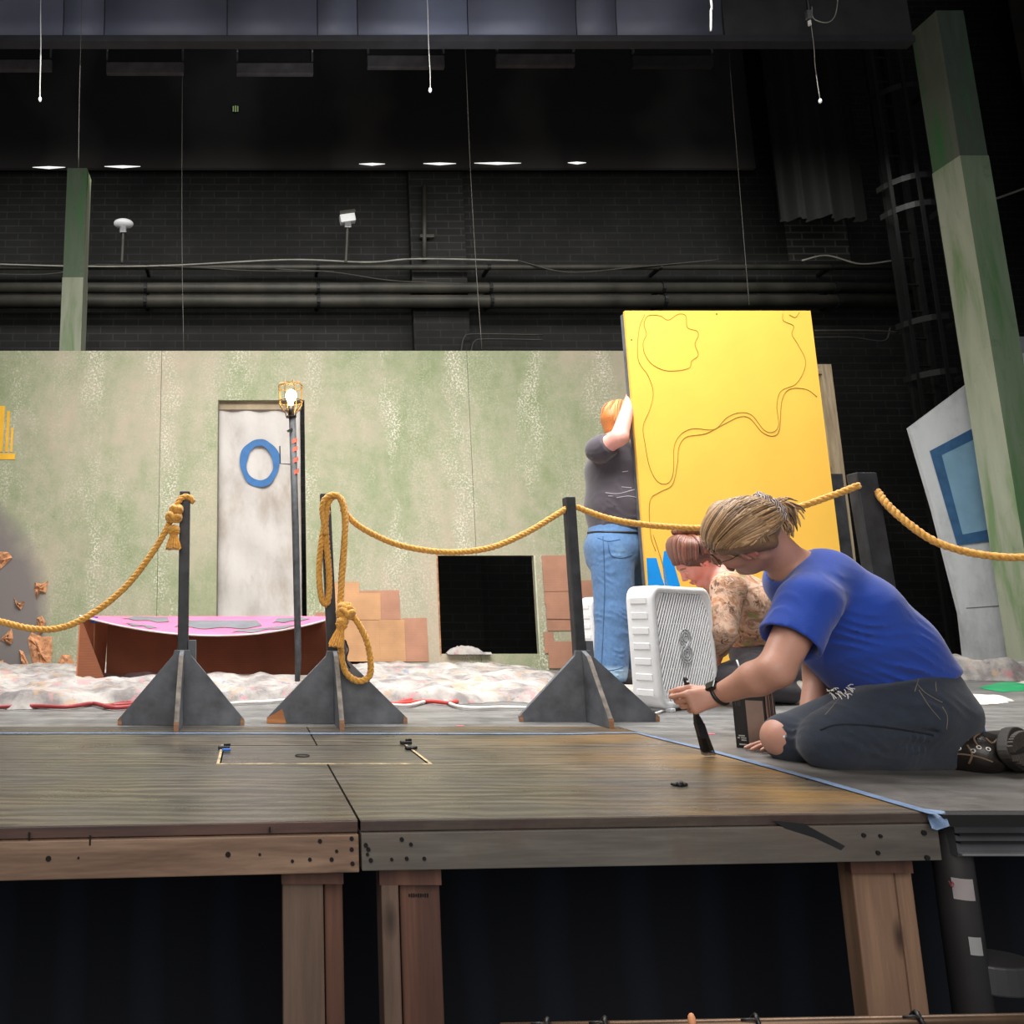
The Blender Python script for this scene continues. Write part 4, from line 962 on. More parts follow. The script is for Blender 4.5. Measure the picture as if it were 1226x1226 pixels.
T3 = stanchion(703, 864, .90, .275, .275, -.0, 'black stanchion left of the standing person, rope passing through its top', halfL=.265)
T4 = stanchion(1092, 883, at(1036, 565, gd(1092, 883).y).z, .20, .24, -.03, 'widest black stanchion post, behind the person in the blue shirt', postw=.075, postd=.045)

# ------------------------------------------------------------------ ropes
def mat_rope():
    t = NT('gold_braided_rope'); n = t.noise(120, 3); t.color(t.ramp(n, [(.3, (196, 134, 46)), (.7, (240, 182, 84))])); t.rough(.75); t.set('Sheen Weight', .3); t.bump(n, .3, .002); return t.m
M_ROPE = mat_rope(); RR = .0135
def rope(P, lab, r=RR, name='gold_rope', closed=False):
    pts = catmull([Vector(p) for p in P], 14); bm = nb(); add_rope(bm, pts, r, .055); r_ = thing(name, lab, 'rope', pts[0]); obj('rope_strands', bm, M_ROPE, r_, smooth=True); return r_
def pp(L, Y0, Y1=None):
    n = len(L); return [at(x, y, Y0 + ((Y1 if Y1 else Y0) - Y0) * i / (n - 1)) for i, (x, y) in enumerate(L)]
def tassel(parent, top, ln, r, n=26, dirv=(0, 0, -1)):
    top = Vector(top); d = Vector(dirv).normalized(); a, b = frame_of(d)
    bm = nb(); add_ball(bm, top, (r * 1.15, r * 1.15, r * .9), 2); obj('tassel_knot', bm, M_ROPE, parent, smooth=True)
    bm = nb(); 
    for ring_ in range(1, 4): pass
    prof = [(0, r * .7), (.15, r * 1.0), (.3, r * .62), (.38, r * .68), (.7, r * 1.05), (1.0, r * 1.25)]
    cols = 36
    rows = []
    for (t_, rr) in prof:
        rows.append([bm.verts.new(top + d * ln * t_ + (a * math.cos(2 * PI * k / cols) + b * math.sin(2 * PI * k / cols)) * rr * (1 + (.13 if k % 2 else -.08)) + (d * (.006 * random.uniform(-1, 1)) if t_ == 1 else Vector())) for k in range(cols)])
    for q, w_ in zip(rows[:-1], rows[1:]):
        for k in range(cols): bm.faces.new((q[k], q[(k + 1) % cols], w_[(k + 1) % cols], w_[k]))
    bm.faces.new(rows[-1]); obj('tassel_fringe', bm, M_ROPE, parent)
def knot(parent, c, s):
    c = Vector(c)
    for k, (rz, rx) in enumerate(((0.2, 1.2), (1.4, 0.5), (2.6, -.4))):
        R_ = Matrix.Rotation(rz, 3, 'Z') @ Matrix.Rotation(rx, 3, 'X'); bm = nb()
        pts = [c + R_ @ Vector((s * math.cos(an), s * .75 * math.sin(an), .006 * math.sin(3 * an))) for an in [2 * PI * i / 20 for i in range(20)]]
        add_tube(bm, pts, RR * .8, 8, closed=True); obj('knot_turn', bm, M_ROPE, parent, smooth=True)
ya1 = T1.y - .035
r1 = rope(pp([(-120, 700), (-60, 728), (0, 744), (40, 753), (75, 751), (110, 735), (150, 703), (185, 658), (205, 622)], 2.75, ya1) + pp([(212, 604), (218, 596), (226, 595), (231, 601)], ya1, ya1 + .03), 'gold rope sagging from the stanchion before the cardboard bench out of the left side')
knot(r1, at(208, 619, ya1 - .015), .024); knot(r1, at(211, 610, ya1 - .015), .018); tassel(r1, at(208, 634, ya1 - .02), .075, .022)
r2 = rope([at(409, 609, T2.y - .03)] + pp([(430, 630), (470, 650), (510, 659), (550, 661), (590, 655), (630, 638), (662, 619), (683, 606)], T2.y - .03, T3.y) , 'gold rope hanging between the coiled stanchion and the next one')
r3 = rope(pp([(690, 607), (730, 621), (780, 629), (830, 632), (860, 630)], T3.y, 2.80) + pp([(900, 622), (950, 609), (1000, 592), (1028, 581)], 2.74, T4.y - .04), 'gold rope passing before the yellow board behind both bent heads')
r4 = rope(pp([(1050, 588), (1062, 604), (1085, 625), (1115, 646), (1150, 659), (1190, 666), (1230, 667), (1280, 660), (1330, 640)], T4.y - .02, 2.25), 'gold rope running from the widest post out of the right side')
# coils over stanchion 2
yc = T2.y - .035
r5 = rope(pp([(392, 612), (386, 640), (382, 680), (384, 712), (389, 724), (393, 716), (394, 690), (391, 650), (390, 620), (394, 600), (402, 594), (410, 600), (414, 620), (412, 650), (409, 690), (408, 730)], yc, yc - .02), 'gold rope coil looped over the top of the second stanchion from the left')
coil = rope(pp([(390, 640), (386, 608), (392, 595), (403, 593), (410, 603), (413, 625), (412, 660), (409, 700), (407, 735), (408, 775), (413, 803), (427, 815), (441, 811), (444, 795), (440, 770), (430, 748), (419, 733)], yc - .02, yc - .07), 'gold rope with knot and tassel ending in a long loop over the stanchion base')
knot(coil, at(414, 733, yc - .075), .03); knot(coil, at(413, 728, yc - .075), .022); tassel(coil, at(410, 744, yc - .085), .10, .022, dirv=(-.28, 0, -1))
bm = nb(); add_tube(bm, catmull(pp([(413, 766), (417, 778), (414, 790), (419, 800)], yc - .09), 5), .003, 5); obj('black_string', bm, M_BLACKM, coil, smooth=True)

# ------------------------------------------------------------------ ghost light on its pole
Yg = 4.34; base = gd(345, 829); base.y = Yg; base = Vector((at(343, 829, Yg).x, Yg, 0))
g = thing('ghost_light', 'caged bare bulb work light burning on a thin black pole', 'lamp', base); topg = at(350, 500, Yg); bx = at(360, 822, Yg); bx.z = .03
bm = nb(); add_disc(bm, (base.x + .02, Yg, .018), (0, 0, 1), .10, .036, 28); obj('base_plate', bm, M_BLACKM, g, bevel=.004)
bm = nb(); add_tube(bm, [bx + Vector((-.02, 0, .0)), at(357, 790, Yg), at(354, 640, Yg), topg], [.014, .019, .021, .021], 12); obj('pole', bm, m_plain('taped_black_pole', (58, 60, 64), .6, var=.3, scale=20), g, smooth=True)
bm = nb(); c = at(345, 497, Yg); add_disc(bm, at(349, 499, Yg), (0, 0, 1), .03, .008, 20); obj('collar', bm, M_BLACKM, g)
bm = nb(); add_tube(bm, [at(348.5, 498, Yg), at(348.5, 486, Yg)], [.018, .016], 12); obj('lamp_socket', bm, M_BLACKM, g, smooth=True)
bc = at(348.5, 474, Yg); bm = nb(); add_ball(bm, bc, (.034, .034, .040), 3); add_tube(bm, [bc + Vector((0, 0, -.03)), bc + Vector((0, 0, -.065))], [.022, .014], 12)
obj('bulb', bm, m_emit('glowing_bulb', (255, 230, 170), 30), g, smooth=True)
M_CAGE = m_plain('brass_cage_wire', (150, 116, 70), .4, .5); cg = nb(); cc = at(348, 480, Yg)
for k in range(8):
    an = 2 * PI * (k + .3) / 8; f = lambda r, z: Vector((cc.x + r * math.cos(an), Yg + r * math.sin(an), z))
    add_tube(cg, [f(.028, topg.z + .0), f(.035, topg.z + .03), f(.072, topg.z + .08), f(.074, topg.z + .20), f(.066, topg.z + .215), f(.0, topg.z + .222)], .0032, 6)
for z, rr in ((topg.z + .10, .074), (topg.z + .195, .074)): add_tube(cg, [Vector((cc.x + rr * math.cos(2 * PI * i / 24), Yg + rr * math.sin(2 * PI * i / 24), z)) for i in range(24)], .003, 6, closed=True)
obj('wire_cage', cg, M_CAGE, g, smooth=True)
M_OR = m_plain('orange_tape', (236, 108, 84), .5)
for i, py in enumerate((529, 539, 552, 566)):
    c = at(351.5 + i * .6, py, Yg); bm = nb(); cyl = []
    for s_ in (0, 1):
        cyl.append([bm.verts.new((c.x + .0222 * math.sin(an), Yg - .0222 * math.cos(an), c.z + .028 * an * .35 + (s_ - .5) * .026)) for an in [-1.5 + 3 * k / 8 for k in range(9)]])
    for k in range(8): bm.faces.new((cyl[0][k], cyl[0][k + 1], cyl[1][k + 1], cyl[1][k]))
    obj('tape_wrap', bm, M_OR, g, smooth=True)
bm = nb(); add_tube(bm, [at(335, 534, Yg), at(335.5, 555, Yg), at(349, 556, Yg)], .004, 6); obj('hook_bracket', bm, M_BLACKM, g)
bm = nb(); add_box(bm, at(347, 515, Yg - .02), (.035, .01, .012), R=Matrix.Rotation(-.5, 3, 'Y')); obj('tape_end', bm, M_BLACKM, g)

# ------------------------------------------------------------------ cardboard bench with pink sagging top
Yn, Yfar = 4.42, 5.3
L0 = at(95, 740, Yn).x; L1 = at(130, 740, 4.9).x; Rr = at(397, 730, Yn).x; zt0 = at(95, 737, Yn).z
bn = thing('cardboard_bench', 'brown cardboard bench with sagging pink painted top by the doorway', 'bench', ((L0 + Rr) / 2, Yn + .3, 0))
yb3 = 4.95; xb0, xb1 = X_(128, 770, yb3), X_(391, 770, yb3)
bm = nb(); add_prism(bm, [(L0 - .01, Yn, 0), (L0 - .0, Yn, zt0), (xb0, yb3, zt0 + .0), (xb0 - .02, yb3, .0)], (.008, 0, 0)); sp1 = obj('left_panel', bm, m_plain('left_panel_cardboard', (176, 112, 76), .85), bn)  # left panel a slightly lighter brown than the other panels
bm = nb(); fx = at(135, 810, Yn + .1).x; add_prism(bm, [(L0 - .008, Yn, 0), (L0 + .002, Yn, zt0), (L0 + .006, Yn, zt0), (L0 + .17, Yn + .02, .03), (L0 + .17, Yn + .02, 0.02)], (0, .005, 0)); obj('folded_flap', bm, M_CARDD, bn)
bm = nb(); add_prism(bm, [(xb0, yb3, .05), (xb0, yb3, zt0), (xb1 + .1, yb3, zt0), (xb1 + .1, yb3, .05)], (0, .006, 0)); obj('back_panel', bm, M_CARDD, bn)
bm = nb(); add_prism(bm, [(Rr + .0, Yn, .05), (Rr + .0, Yn, zt0 + .03), (xb1 + .02, yb3, zt0 + .0), (xb1 + .0, yb3, .05)], (.006, 0, 0)); obj('right_panel', bm, M_CARDD, bn)
M_PINK = m_plain('pink_paint', (214, 104, 142), .6, var=.06, scale=5); M_GREYP = m_plain('grey_paint', (104, 106, 112), .6)
def sag(u, v):  # u across, v front(0)-back(1)
    x = (L0 + (Rr - L0) * u) * (1 - v) + (xb0 + (xb1 - xb0) * u) * v; y = Yn + (yb3 - Yn) * v
    s = (1 - abs(2 * u - 1.12) ** 2.0 * (1 if u > .5 else .78)); s = max(s, 0) * .125 * (1 - v) ** 1.3; return Vector((x, y, zt0 + .004 + .01 * (1 - v) * (u - .0) - s))
bm = nb(); G = [[bm.verts.new(sag(i / 40, j / 12)) for i in range(41)] for j in range(13)]
for j in range(12):
    for i in range(40): bm.faces.new((G[j][i], G[j][i + 1], G[j + 1][i + 1], G[j + 1][i]))
tp_ = obj('pink_top', bm, M_PINK, bn, smooth=True); s_ = tp_.modifiers.new('t', 'SOLIDIFY'); s_.thickness = .006
bm = nb(); add_tube(bm, [sag(i / 40, -.004) + Vector((0, 0, -.002)) for i in range(41)], .006, 6); obj('white_front_edge', bm, m_plain('pale_card_edge', (200, 184, 180), .8), tp_)
for (u0, u1, v0, v1) in ((.12, .32, .45, .8), (.36, .72, .25, .62), (.76, .92, .4, .7), (.60, .86, .06, .18), (.16, .30, .10, .2)):
    bm = nb(); n = 14; a_ = [bm.verts.new(sag(u0 + (u1 - u0) * i / n, v0 + .04 * math.sin(i)) + Vector((0, -.0, .004))) for i in range(n + 1)]; b_ = [bm.verts.new(sag(u0 + .02 + (u1 - u0 - .05) * i / n, v1) + Vector((0, 0, .004))) for i in range(n + 1)]
    for i in range(n): bm.faces.new((a_[i], a_[i + 1], b_[i + 1], b_[i]))
    obj('grey_painted_patch', bm, M_GREYP, tp_)
for (px, py, s1, s2) in ((113, 742, .04, .04), (111, 802, .038, .05)):
    c = at(px, py, Yn + .09); bm = nb(); add_box(bm, c, (s1, .003, s2), R=Matrix.Rotation(.1, 3, 'Y')); obj('blue_tape', bm, M_TAPEB2, bn)
bm = nb(); add_tube(bm, [at(113, 745, Yn + .085), at(112, 800, Yn + .085)], .002, 5); add_tube(bm, [at(112, 790, Yn + .082), at(112, 811, Yn + .082), at(117, 811, Yn + .082)], .005, 5); obj('pull_string', bm, M_CARDL, bn)

# ------------------------------------------------------------------ drop cloths, cords, litter
def crumple(poly, amp, lab, seed, name='drop_cloth', mat=M_DROP, res=.035, h0=.004, label_cat='drop cloth'):
    """poly: ground outline (x, y) in metres"""
    random.seed(seed); xs = [p[0] for p in poly]; ys = [p[1] for p in poly]; x0, x1, y0, y1 = min(xs), max(xs), min(ys), max(ys)
    nx, ny = max(8, int((x1 - x0) / res)), max(6, int((y1 - y0) / res)); bm = nb(); V = {}
    def inside(x, y):
        c = False; j = len(poly) - 1
        for i in range(len(poly)):
            (xi, yi), (xj, yj) = poly[i], poly[j]
            if (yi > y) != (yj > y) and x < (xj - xi) * (y - yi) / (yj - yi) + xi: c = not c
            j = i
        return c
    def vert(i, j):
        if (i, j) not in V:
            eg = any(not inside(x0 + (x1 - x0) * (i + a + .5) / nx, y0 + (y1 - y0) * (j + b_ + .5) / ny) for a in (-1, 0) for b_ in (-1, 0))
            x = x0 + (x1 - x0) * i / nx; y = y0 + (y1 - y0) * j / ny; q = Vector((x, y, seed))
            n1 = mnoise.noise(q * 2.2); n2 = 1 - abs(mnoise.noise(q * 4.5 + Vector((3, 0, 0))) * 2); n3 = 1 - abs(mnoise.noise(q * 9)) * 2
            z = h0 + amp * (.12 + .75 * max(0, n1 + .15)) + amp * .55 * max(0, n2) ** 2 + amp * .35 * max(0, n3) ** 2; dx = .3 * res * mnoise.noise(q * 7); V[(i, j)] = bm.verts.new((x + dx, y + dx + (random.uniform(-.3, .3) * res if eg else 0), .002 if eg else max(z, h0 * .6)))
        return V[(i, j)]
    for i in range(nx):
        for j in range(ny):
            if inside(x0 + (x1 - x0) * (i + .5) / nx, y0 + (y1 - y0) * (j + .5) / ny): bm.faces.new((vert(i, j), vert(i + 1, j), vert(i + 1, j + 1), vert(i, j + 1)))
    o = obj(name, bm, mat, smooth=True, origin=((x0 + x1) / 2, (y0 + y1) / 2, 0)); tag(o, lab, label_cat); s_ = o.modifiers.new('s', 'SUBSURF'); s_.levels = s_.render_levels = 1; return o
def gp(L): return [tuple(gd(x, y)[:2]) for x, y in L]
random.seed(3)
edge = [(-200, 848), (-60, 846), (20, 850), (90, 847), (150, 843), (200, 846), (260, 843), (320, 839), (380, 842), (440, 840), (500, 842), (560, 843), (610, 840), (650, 843), (668, 836)]
poly = gp(edge) + [(gd(668, 836).x + .7, 5.6), (gd(668, 836).x + .6, 6.40), (-6.4, 6.40)]
crumple(poly, .075, 'long crumpled paint spattered drop cloth along the foot of the flats', 3, res=.04)
crumple(gp([(706, 838), (730, 845), (780, 846), (868, 842), (920, 836), (960, 828)]) + [(4.6, 5.2), (4.2, 5.5), (2.9, 5.5), (2.4, 5.2)], .02, 'flatter drop cloth under the box fans and the yellow board', 8, res=.045)
crumple([(4.85, 5.25), (5.2, 5.1), (5.7, 5.15), (5.9, 5.6), (5.40, 5.66), (5.38, 6.08), (5.2, 6.12), (4.95, 6.0), (4.82, 5.6)], .16, 'crumpled white cloth heaped at the foot of the white cutout flat', 11, res=.035)
M_RAG = m_plain('pale_rag', (206, 200, 194), .95, var=.08)
crumple(gp([(1128, 842), (1180, 844), (1208, 842), (1212, 838), (1170, 834), (1130, 830), (1100, 832), (1100, 840)]), .02, 'flat white rag lying on the grey stage right of the blue shirt', 17, res=.025, mat=M_RAG, name='rag', label_cat='cloth')
crumple(gp([(1172, 824), (1200, 829), (1226, 827), (1240, 824), (1222, 818), (1195, 818)]), .012, 'green plastic bag lying flat near the right column', 21, name='green_bag', mat=m_plain('green_plastic', (30, 160, 100), .4, var=.12), res=.03, label_cat='bag')
crumple(gp([(1216, 822), (1240, 825), (1262, 820), (1240, 814), (1222, 814)]), .012, 'white paper beside the green plastic bag at the right edge', 23, name='paper_sheet', mat=M_RAG, res=.03, label_cat='paper')
def floor_cord(P, r, mat, lab, name='extension_cord', z=None):
    pts = []
    for (x, y) in P: p = gd(x, y, .0); pts.append(Vector((p.x, p.y, r + .004 + (.07 if z else 0))))
    bm = nb(); add_tube(bm, catmull(pts, 10), r, 6); tag(obj(name, bm, mat, smooth=True), lab, 'cord')
M_RED = m_plain('red_cord', (196, 62, 56), .5); M_WC = m_plain('white_cord', (220, 216, 212), .5)
floor_cord([(-40, 852), (30, 849), (80, 850), (110, 846), (128, 849), (150, 845), (165, 848), (140, 851), (125, 849), (150, 847), (172, 845)], .010, m_plain('dark_red_cord', (150, 56, 58), .5), 'dark red cord bunched left of the first stanchion')
floor_cord([(440, 842), (475, 846), (510, 843), (540, 845), (553, 839), (560, 832), (545, 835), (520, 838), (495, 841), (475, 846)], .010, M_RED, 'red extension cord looped on the cloth below the square opening')
floor_cord([(556, 832), (585, 836), (630, 836), (660, 834)], .009, M_RED, 'thin red cord running to the third stanchion')
floor_cord([(455, 845), (485, 848), (505, 844), (525, 839), (545, 848), (570, 851), (600, 850), (640, 851)], .008, M_WC, 'white cord snaking over the grey stage edge')
floor_cord([(240, 850), (280, 845), (320, 843), (350, 840)], .008, M_WC, 'white cord between the first two stanchions')
bm = nb(); c = gd(551, 869); add_box(bm, (c.x, c.y, .001), (.03, .012, .002)); tag(obj('pink_tape_mark', bm, m_plain('pink_tape', (214, 120, 130), .7), bevel=.0005), 'tiny pink tape mark on the stage between two stanchions', 'tape mark')
bm = nb(); c = gd(851, 879); add_box(bm, (c.x, c.y, .001), (.026, .016, .002), .2); tag(obj('pink_tape_mark', bm, m_plain('pink_tape_bright', (236, 108, 130), .7), bevel=.0005), 'small bright pink tape mark beside the blue tape and brush', 'tape mark')
# dark paint blob on the wet platform
random.seed(9); bm = nb(); c = gd(816, 941)
for k in range(6):
    add_ball(bm, (c.x + random.uniform(-.015, .014), c.y + random.uniform(-.008, .008), .004), (random.uniform(.006, .012), .008, random.uniform(.004, .009)), 1)
tag(obj('paint_clump', bm, m_plain('black_paint_clump', (18, 18, 18), .5), smooth=True), 'small black clump lying on the wet plywood below the brush', 'debris')
bm = nb(); c = gd(494, 897)
for k in range(5): add_ball(bm, (c.x + random.uniform(-.02, .02), c.y + random.uniform(-.01, .01), .004), (.010, .008, .007), 1)
tag(obj('paint_clump', bm, m_plain('black_clump_b', (18, 18, 18), .5), smooth=True), 'black scrap lying beside the right end of hatch', 'debris')

# ------------------------------------------------------------------ box fans
def box_fan(corner, th, lab, W_=.53, Hh=.54, D=.125, z0=.012):
    r_ = thing('box_fan', lab, 'fan', corner, 'white box fans standing on the stage')
    ex = Vector((math.cos(th), math.sin(th), 0)); ey = Vector((-math.sin(th), math.cos(th), 0)); ez = Vector((0, 0, 1)); C0 = Vector(corner) + Vector((0, 0, z0))
    Wp = lambda u, v, w: C0 + ex * u + ey * w + ez * v
    def rrect(m, rad, n=6):
        out = []
        for (cx, cz, a0) in ((W_ - m - rad, Hh - m - rad, 0), (m + rad, Hh - m - rad, PI / 2), (m + rad, m + rad, PI), (W_ - m - rad, m + rad, 3 * PI / 2)):
            for k in range(n + 1): an = a0 + PI / 2 * k / n; out.append((cx + rad * math.cos(an), cz + rad * math.sin(an)))
        return out
    # housing: rounded shell ring with ribbed sides
    bm = nb(); prof = [(.030, .0, .045), (.012, .0, .058), (.003, .006, .064), (.0, .016, .066), (.0, D * .5, .066), (.0, D - .016, .066), (.003, D - .006, .064), (.012, D, .058), (.030, D, .045), (.032, .02, .045)]
    rings = [[bm.verts.new(Wp(u, v, w)) for (u, v) in rrect(m, rad)] for (m, w, rad) in prof]; n = len(rings[0])
    for i in range(len(rings)):
        a_, b_ = rings[i], rings[(i + 1) % len(rings)]
        for k in range(n): bm.faces.new((a_[k], a_[(k + 1) % n], b_[(k + 1) % n], b_[k]))
    hs_ = obj('housing', bm, M_WHITE, r_, smooth=True)
    for k in range(7):
        v = .07 + k * .067
        for u in (-.001, W_ + .001):
            bm = nb(); add_box(bm, Wp(u, v, D * .5), (.006, D * .6, .03), R=Matrix((ex, ey, ez)).transposed()); obj('side_rib', bm, M_WHITE, hs_, bevel=.003)
    # grille: diagonal bars clipped to the rounded opening
    g_ = nb(); m = .032; lo, hi = m, W_ - m; hi2 = Hh - m; step = .0225
    for w in (.012,):
        k = -Hh
        while k < W_ + Hh:
            # line u = k + v*0.62
            pts = []
            for i in range(60):
                v = lo + (hi2 - lo) * i / 59; u = k + v * .62
                if lo < u < hi:
                    du = min(u - lo, hi - u); dv = min(v - lo, hi2 - v)
                    if du + dv > .045: pts.append((u, v))
            if len(pts) > 2:
                a_, b_ = Wp(pts[0][0], pts[0][1], w), Wp(pts[-1][0], pts[-1][1], w); add_tube(g_, [a_, b_], .0048, 4)
            k += step
        for v in (.17, .37): add_tube(g_, [Wp(lo, v, w + .006), Wp(hi, v, w + .006)], .0025, 4)
    gr_ = obj('grille', g_, M_WHITE, r_)
    for (u, v) in ((lo + .03, hi2 - .03), (hi - .03, hi2 - .03), (lo + .03, lo + .03), (hi - .03, lo + .03)):
        su = 1 if u > W_ / 2 else -1; sv = 1 if v > Hh / 2 else -1
        bm = nb(); add_prism(bm, [Wp(u + su * .03, v + sv * .03, .008), Wp(u - su * .035, v + sv * .03, .008), Wp(u + su * .03, v - sv * .06, .008)], ey * .006)
        obj('corner_gusset', bm, M_WHITE, gr_)
    bm = nb(); add_prism(bm, [Wp(.03, .03, .045), Wp(W_ - .03, .03, .045), Wp(W_ - .03, Hh - .03, .045), Wp(.03, Hh - .03, .045)], ey * .004)
    obj('shade_backing', bm, m_plain('shaded_grey_plastic', (132, 134, 138), .5), r_)  # grey sheet added behind the grille to paint in the dim interior
    bm = nb()
    for rr, oz in ((.048, .035), (.032, .035), (.016, .035), (.048, -.035), (.032, -.035), (.016, -.035)):
        pts = [Wp(W_ / 2 + rr * math.cos(2 * PI * i / 24), Hh / 2 + oz + rr * .85 * math.sin(2 * PI * i / 24), .006) for i in range(24)]; add_tube(bm, pts, .0035, 6, closed=True)
    add_tube(bm, [Wp(W_ / 2 + .02, Hh / 2 + .02, .004), Wp(W_ / 2 - .02, Hh / 2 - .02, .004)], .006, 6)
    obj('centre_emblem', bm, m_plain('pale_grey_plastic', (196, 198, 200), .35, var=.03), gr_, smooth=True)
    bm = nb(); c = Wp(W_ / 2, Hh / 2, D * .55); add_disc(bm, c, ey, .06, .06, 20)
    obj('motor', bm, M_WHITE, r_)
    for k in range(5):
        bm = nb(); pts = []
        a0 = 2 * PI * k / 5
        row = []
        for i in range(6):
            rr = .05 + .17 * i / 5; row.append((bm.verts.new(c + (ex * math.cos(a0 - .0) + ez * math.sin(a0)) * rr * 1.0 + ey * .02), bm.verts.new(c + (ex * math.cos(a0 + .75) + ez * math.sin(a0 + .75)) * rr - ey * .02)))
        for p, q in zip(row[:-1], row[1:]): bm.faces.new((p[0], q[0], q[1], p[1]))
        o = obj('fan_blade', bm, m_plain('shaded_white_plastic', (200, 202, 206), .4), r_, smooth=True); s_ = o.modifiers.new('t', 'SOLIDIFY'); s_.thickness = .003
    for u in (.08, W_ - .08):
        bm = nb(); add_box(bm, Wp(u, -z0 / 2 + .002, D / 2), (.04, D + .02, z0 + .004), R=Matrix((ex, ey, ez)).transposed()); obj('foot', bm, M_WHITE, r_, bevel=.003)
    return r_
c = gd(792, 854); box_fan((c.x, c.y, 0.0), math.radians(33), 'white box fan standing beside the person in the camouflage shirt')
c = at(715, 815, 5.0); box_fan((c.x, 5.0, 0.0), math.radians(20), 'second white box fan standing behind the legs in blue jeans', z0=.03)
c = gd(792, 854); floor_cord([(800, 851), (780, 857), (760, 853), (745, 848), (720, 846)], .004, M_WC, 'white power cord trailing from the nearer box fan')

# ------------------------------------------------------------------ printed drink carton used for paint, pan, blue item
cb0 = gd(882, 895); c1 = gd(920, 898); c2 = gd(943, 888)
def carton():
    P0, P1, P2 = Vector((cb0.x, cb0.y, 0)), Vector((c1.x, c1.y, 0)), Vector((c2.x, c2.y, 0)); P2 = P1 + (P2 - P1).normalized() * .13; P3 = P0 + P2 - P1
    hz = at(920, 823, c1.y).z; r_ = thing('printed_carton', 'black and tan printed cardboard carton by the bare knee', 'box', (P1.x, P1.y, 0))
    bm = nb(); th_ = .003
    for a_, b_ in ((P0, P1), (P1, P2), (P2, P3), (P3, P0)):
        nn = (b_ - a_).cross(Vector((0, 0, 1))).normalized() * th_; add_prism(bm, [a_, b_, b_ + Vector((0, 0, hz)), a_ + Vector((0, 0, hz))], -nn)
    add_prism(bm, [P0 + Vector((0, 0, .001)), P1 + Vector((0, 0, .001)), P2 + Vector((0, 0, .001)), P3 + Vector((0, 0, .001))], (0, 0, .003))
    add_prism(bm, [P0 + Vector((0, 0, hz * .97)), P1 + Vector((0, 0, hz * .97)), P2 + Vector((0, 0, hz * .97)), P3 + Vector((0, 0, hz * .97))], (0, 0, .003))
    obj('carton_body', bm, m_plain('black_printed_card', (30, 29, 28), .6, var=.2), r_)
    def decal(name, a_, b_, u0, u1, v0, v1, mat, off=.0012, wob=None):
        d = (b_ - a_); nn = d.cross(Vector((0, 0, 1))).normalized() * off; bm = nb()
        add_prism(bm, [a_ + d * u0 + nn + Vector((0, 0, hz * v0)), a_ + d * u1 + nn + Vector((0, 0, hz * v0)), a_ + d * u1 + nn + Vector((0, 0, hz * v1)), a_ + d * u0 + nn + Vector((0, 0, hz * v1))], nn * .3); obj(name, bm, mat, r_)
    M_T = m_plain('tan_print', (150, 126, 112), .7, var=.12); M_K = m_plain('black_print', (24, 23, 22), .5); M_L = m_plain('white_print', (200, 198, 190), .6)
    decal('printed_panel', P0, P1, .42, .97, .06, .78, M_T); decal('printed_panel', P1, P2, .12, .95, .10, .97, M_T)
    for (u, w_, v0) in ((.3, .05, .3), (.5, .04, .45), (.62, .05, .2), (.85, .06, .38)): decal('paint_drip', P1, P2, u, u + w_, v0, .98, M_K, .0022)
    decal('top_band', P1, P2, .0, 1.0, .88, .99, M_K, .0022)
    for k, (u0, u1, v) in enumerate(((.1, .30, .19), (.06, .14, .155), (.17, .34, .155), (.18, .34, .12), (.10, .34, .05))): decal('small_print', P0, P1, u0, u1, v, v + .02, M_L)
    for k, (u0, u1, v0, v1) in enumerate(((.08, .12, .68, .78), (.16, .20, .68, .78), (.22, .26, .68, .78), (.16, .26, .765, .785), (.16, .26, .72, .735), (.16, .26, .68, .695))): decal('large_number', P0, P1, u0, u1, v0, v1, m_plain('faint_print', (62, 60, 58), .5))
carton()
bm = nb(); c = gd(1168, 878); add_box(bm, (c.x, c.y + .02, .014), (.085, .04, .028), .15); tag(obj('blue_block', bm, m_plain('bright_blue_plastic', (40, 80, 180), .4), bevel=.004), 'small bright blue item lying behind the black boot', 'object')
bm = nb(); c = gd(1142, 882); add_box(bm, (c.x, c.y, .006), (.11, .02, .006), -.15); tag(obj('wooden_stirrer', bm, M_EDGE, bevel=.002), 'pale wooden paint stirrer lying behind the boot', 'stick')
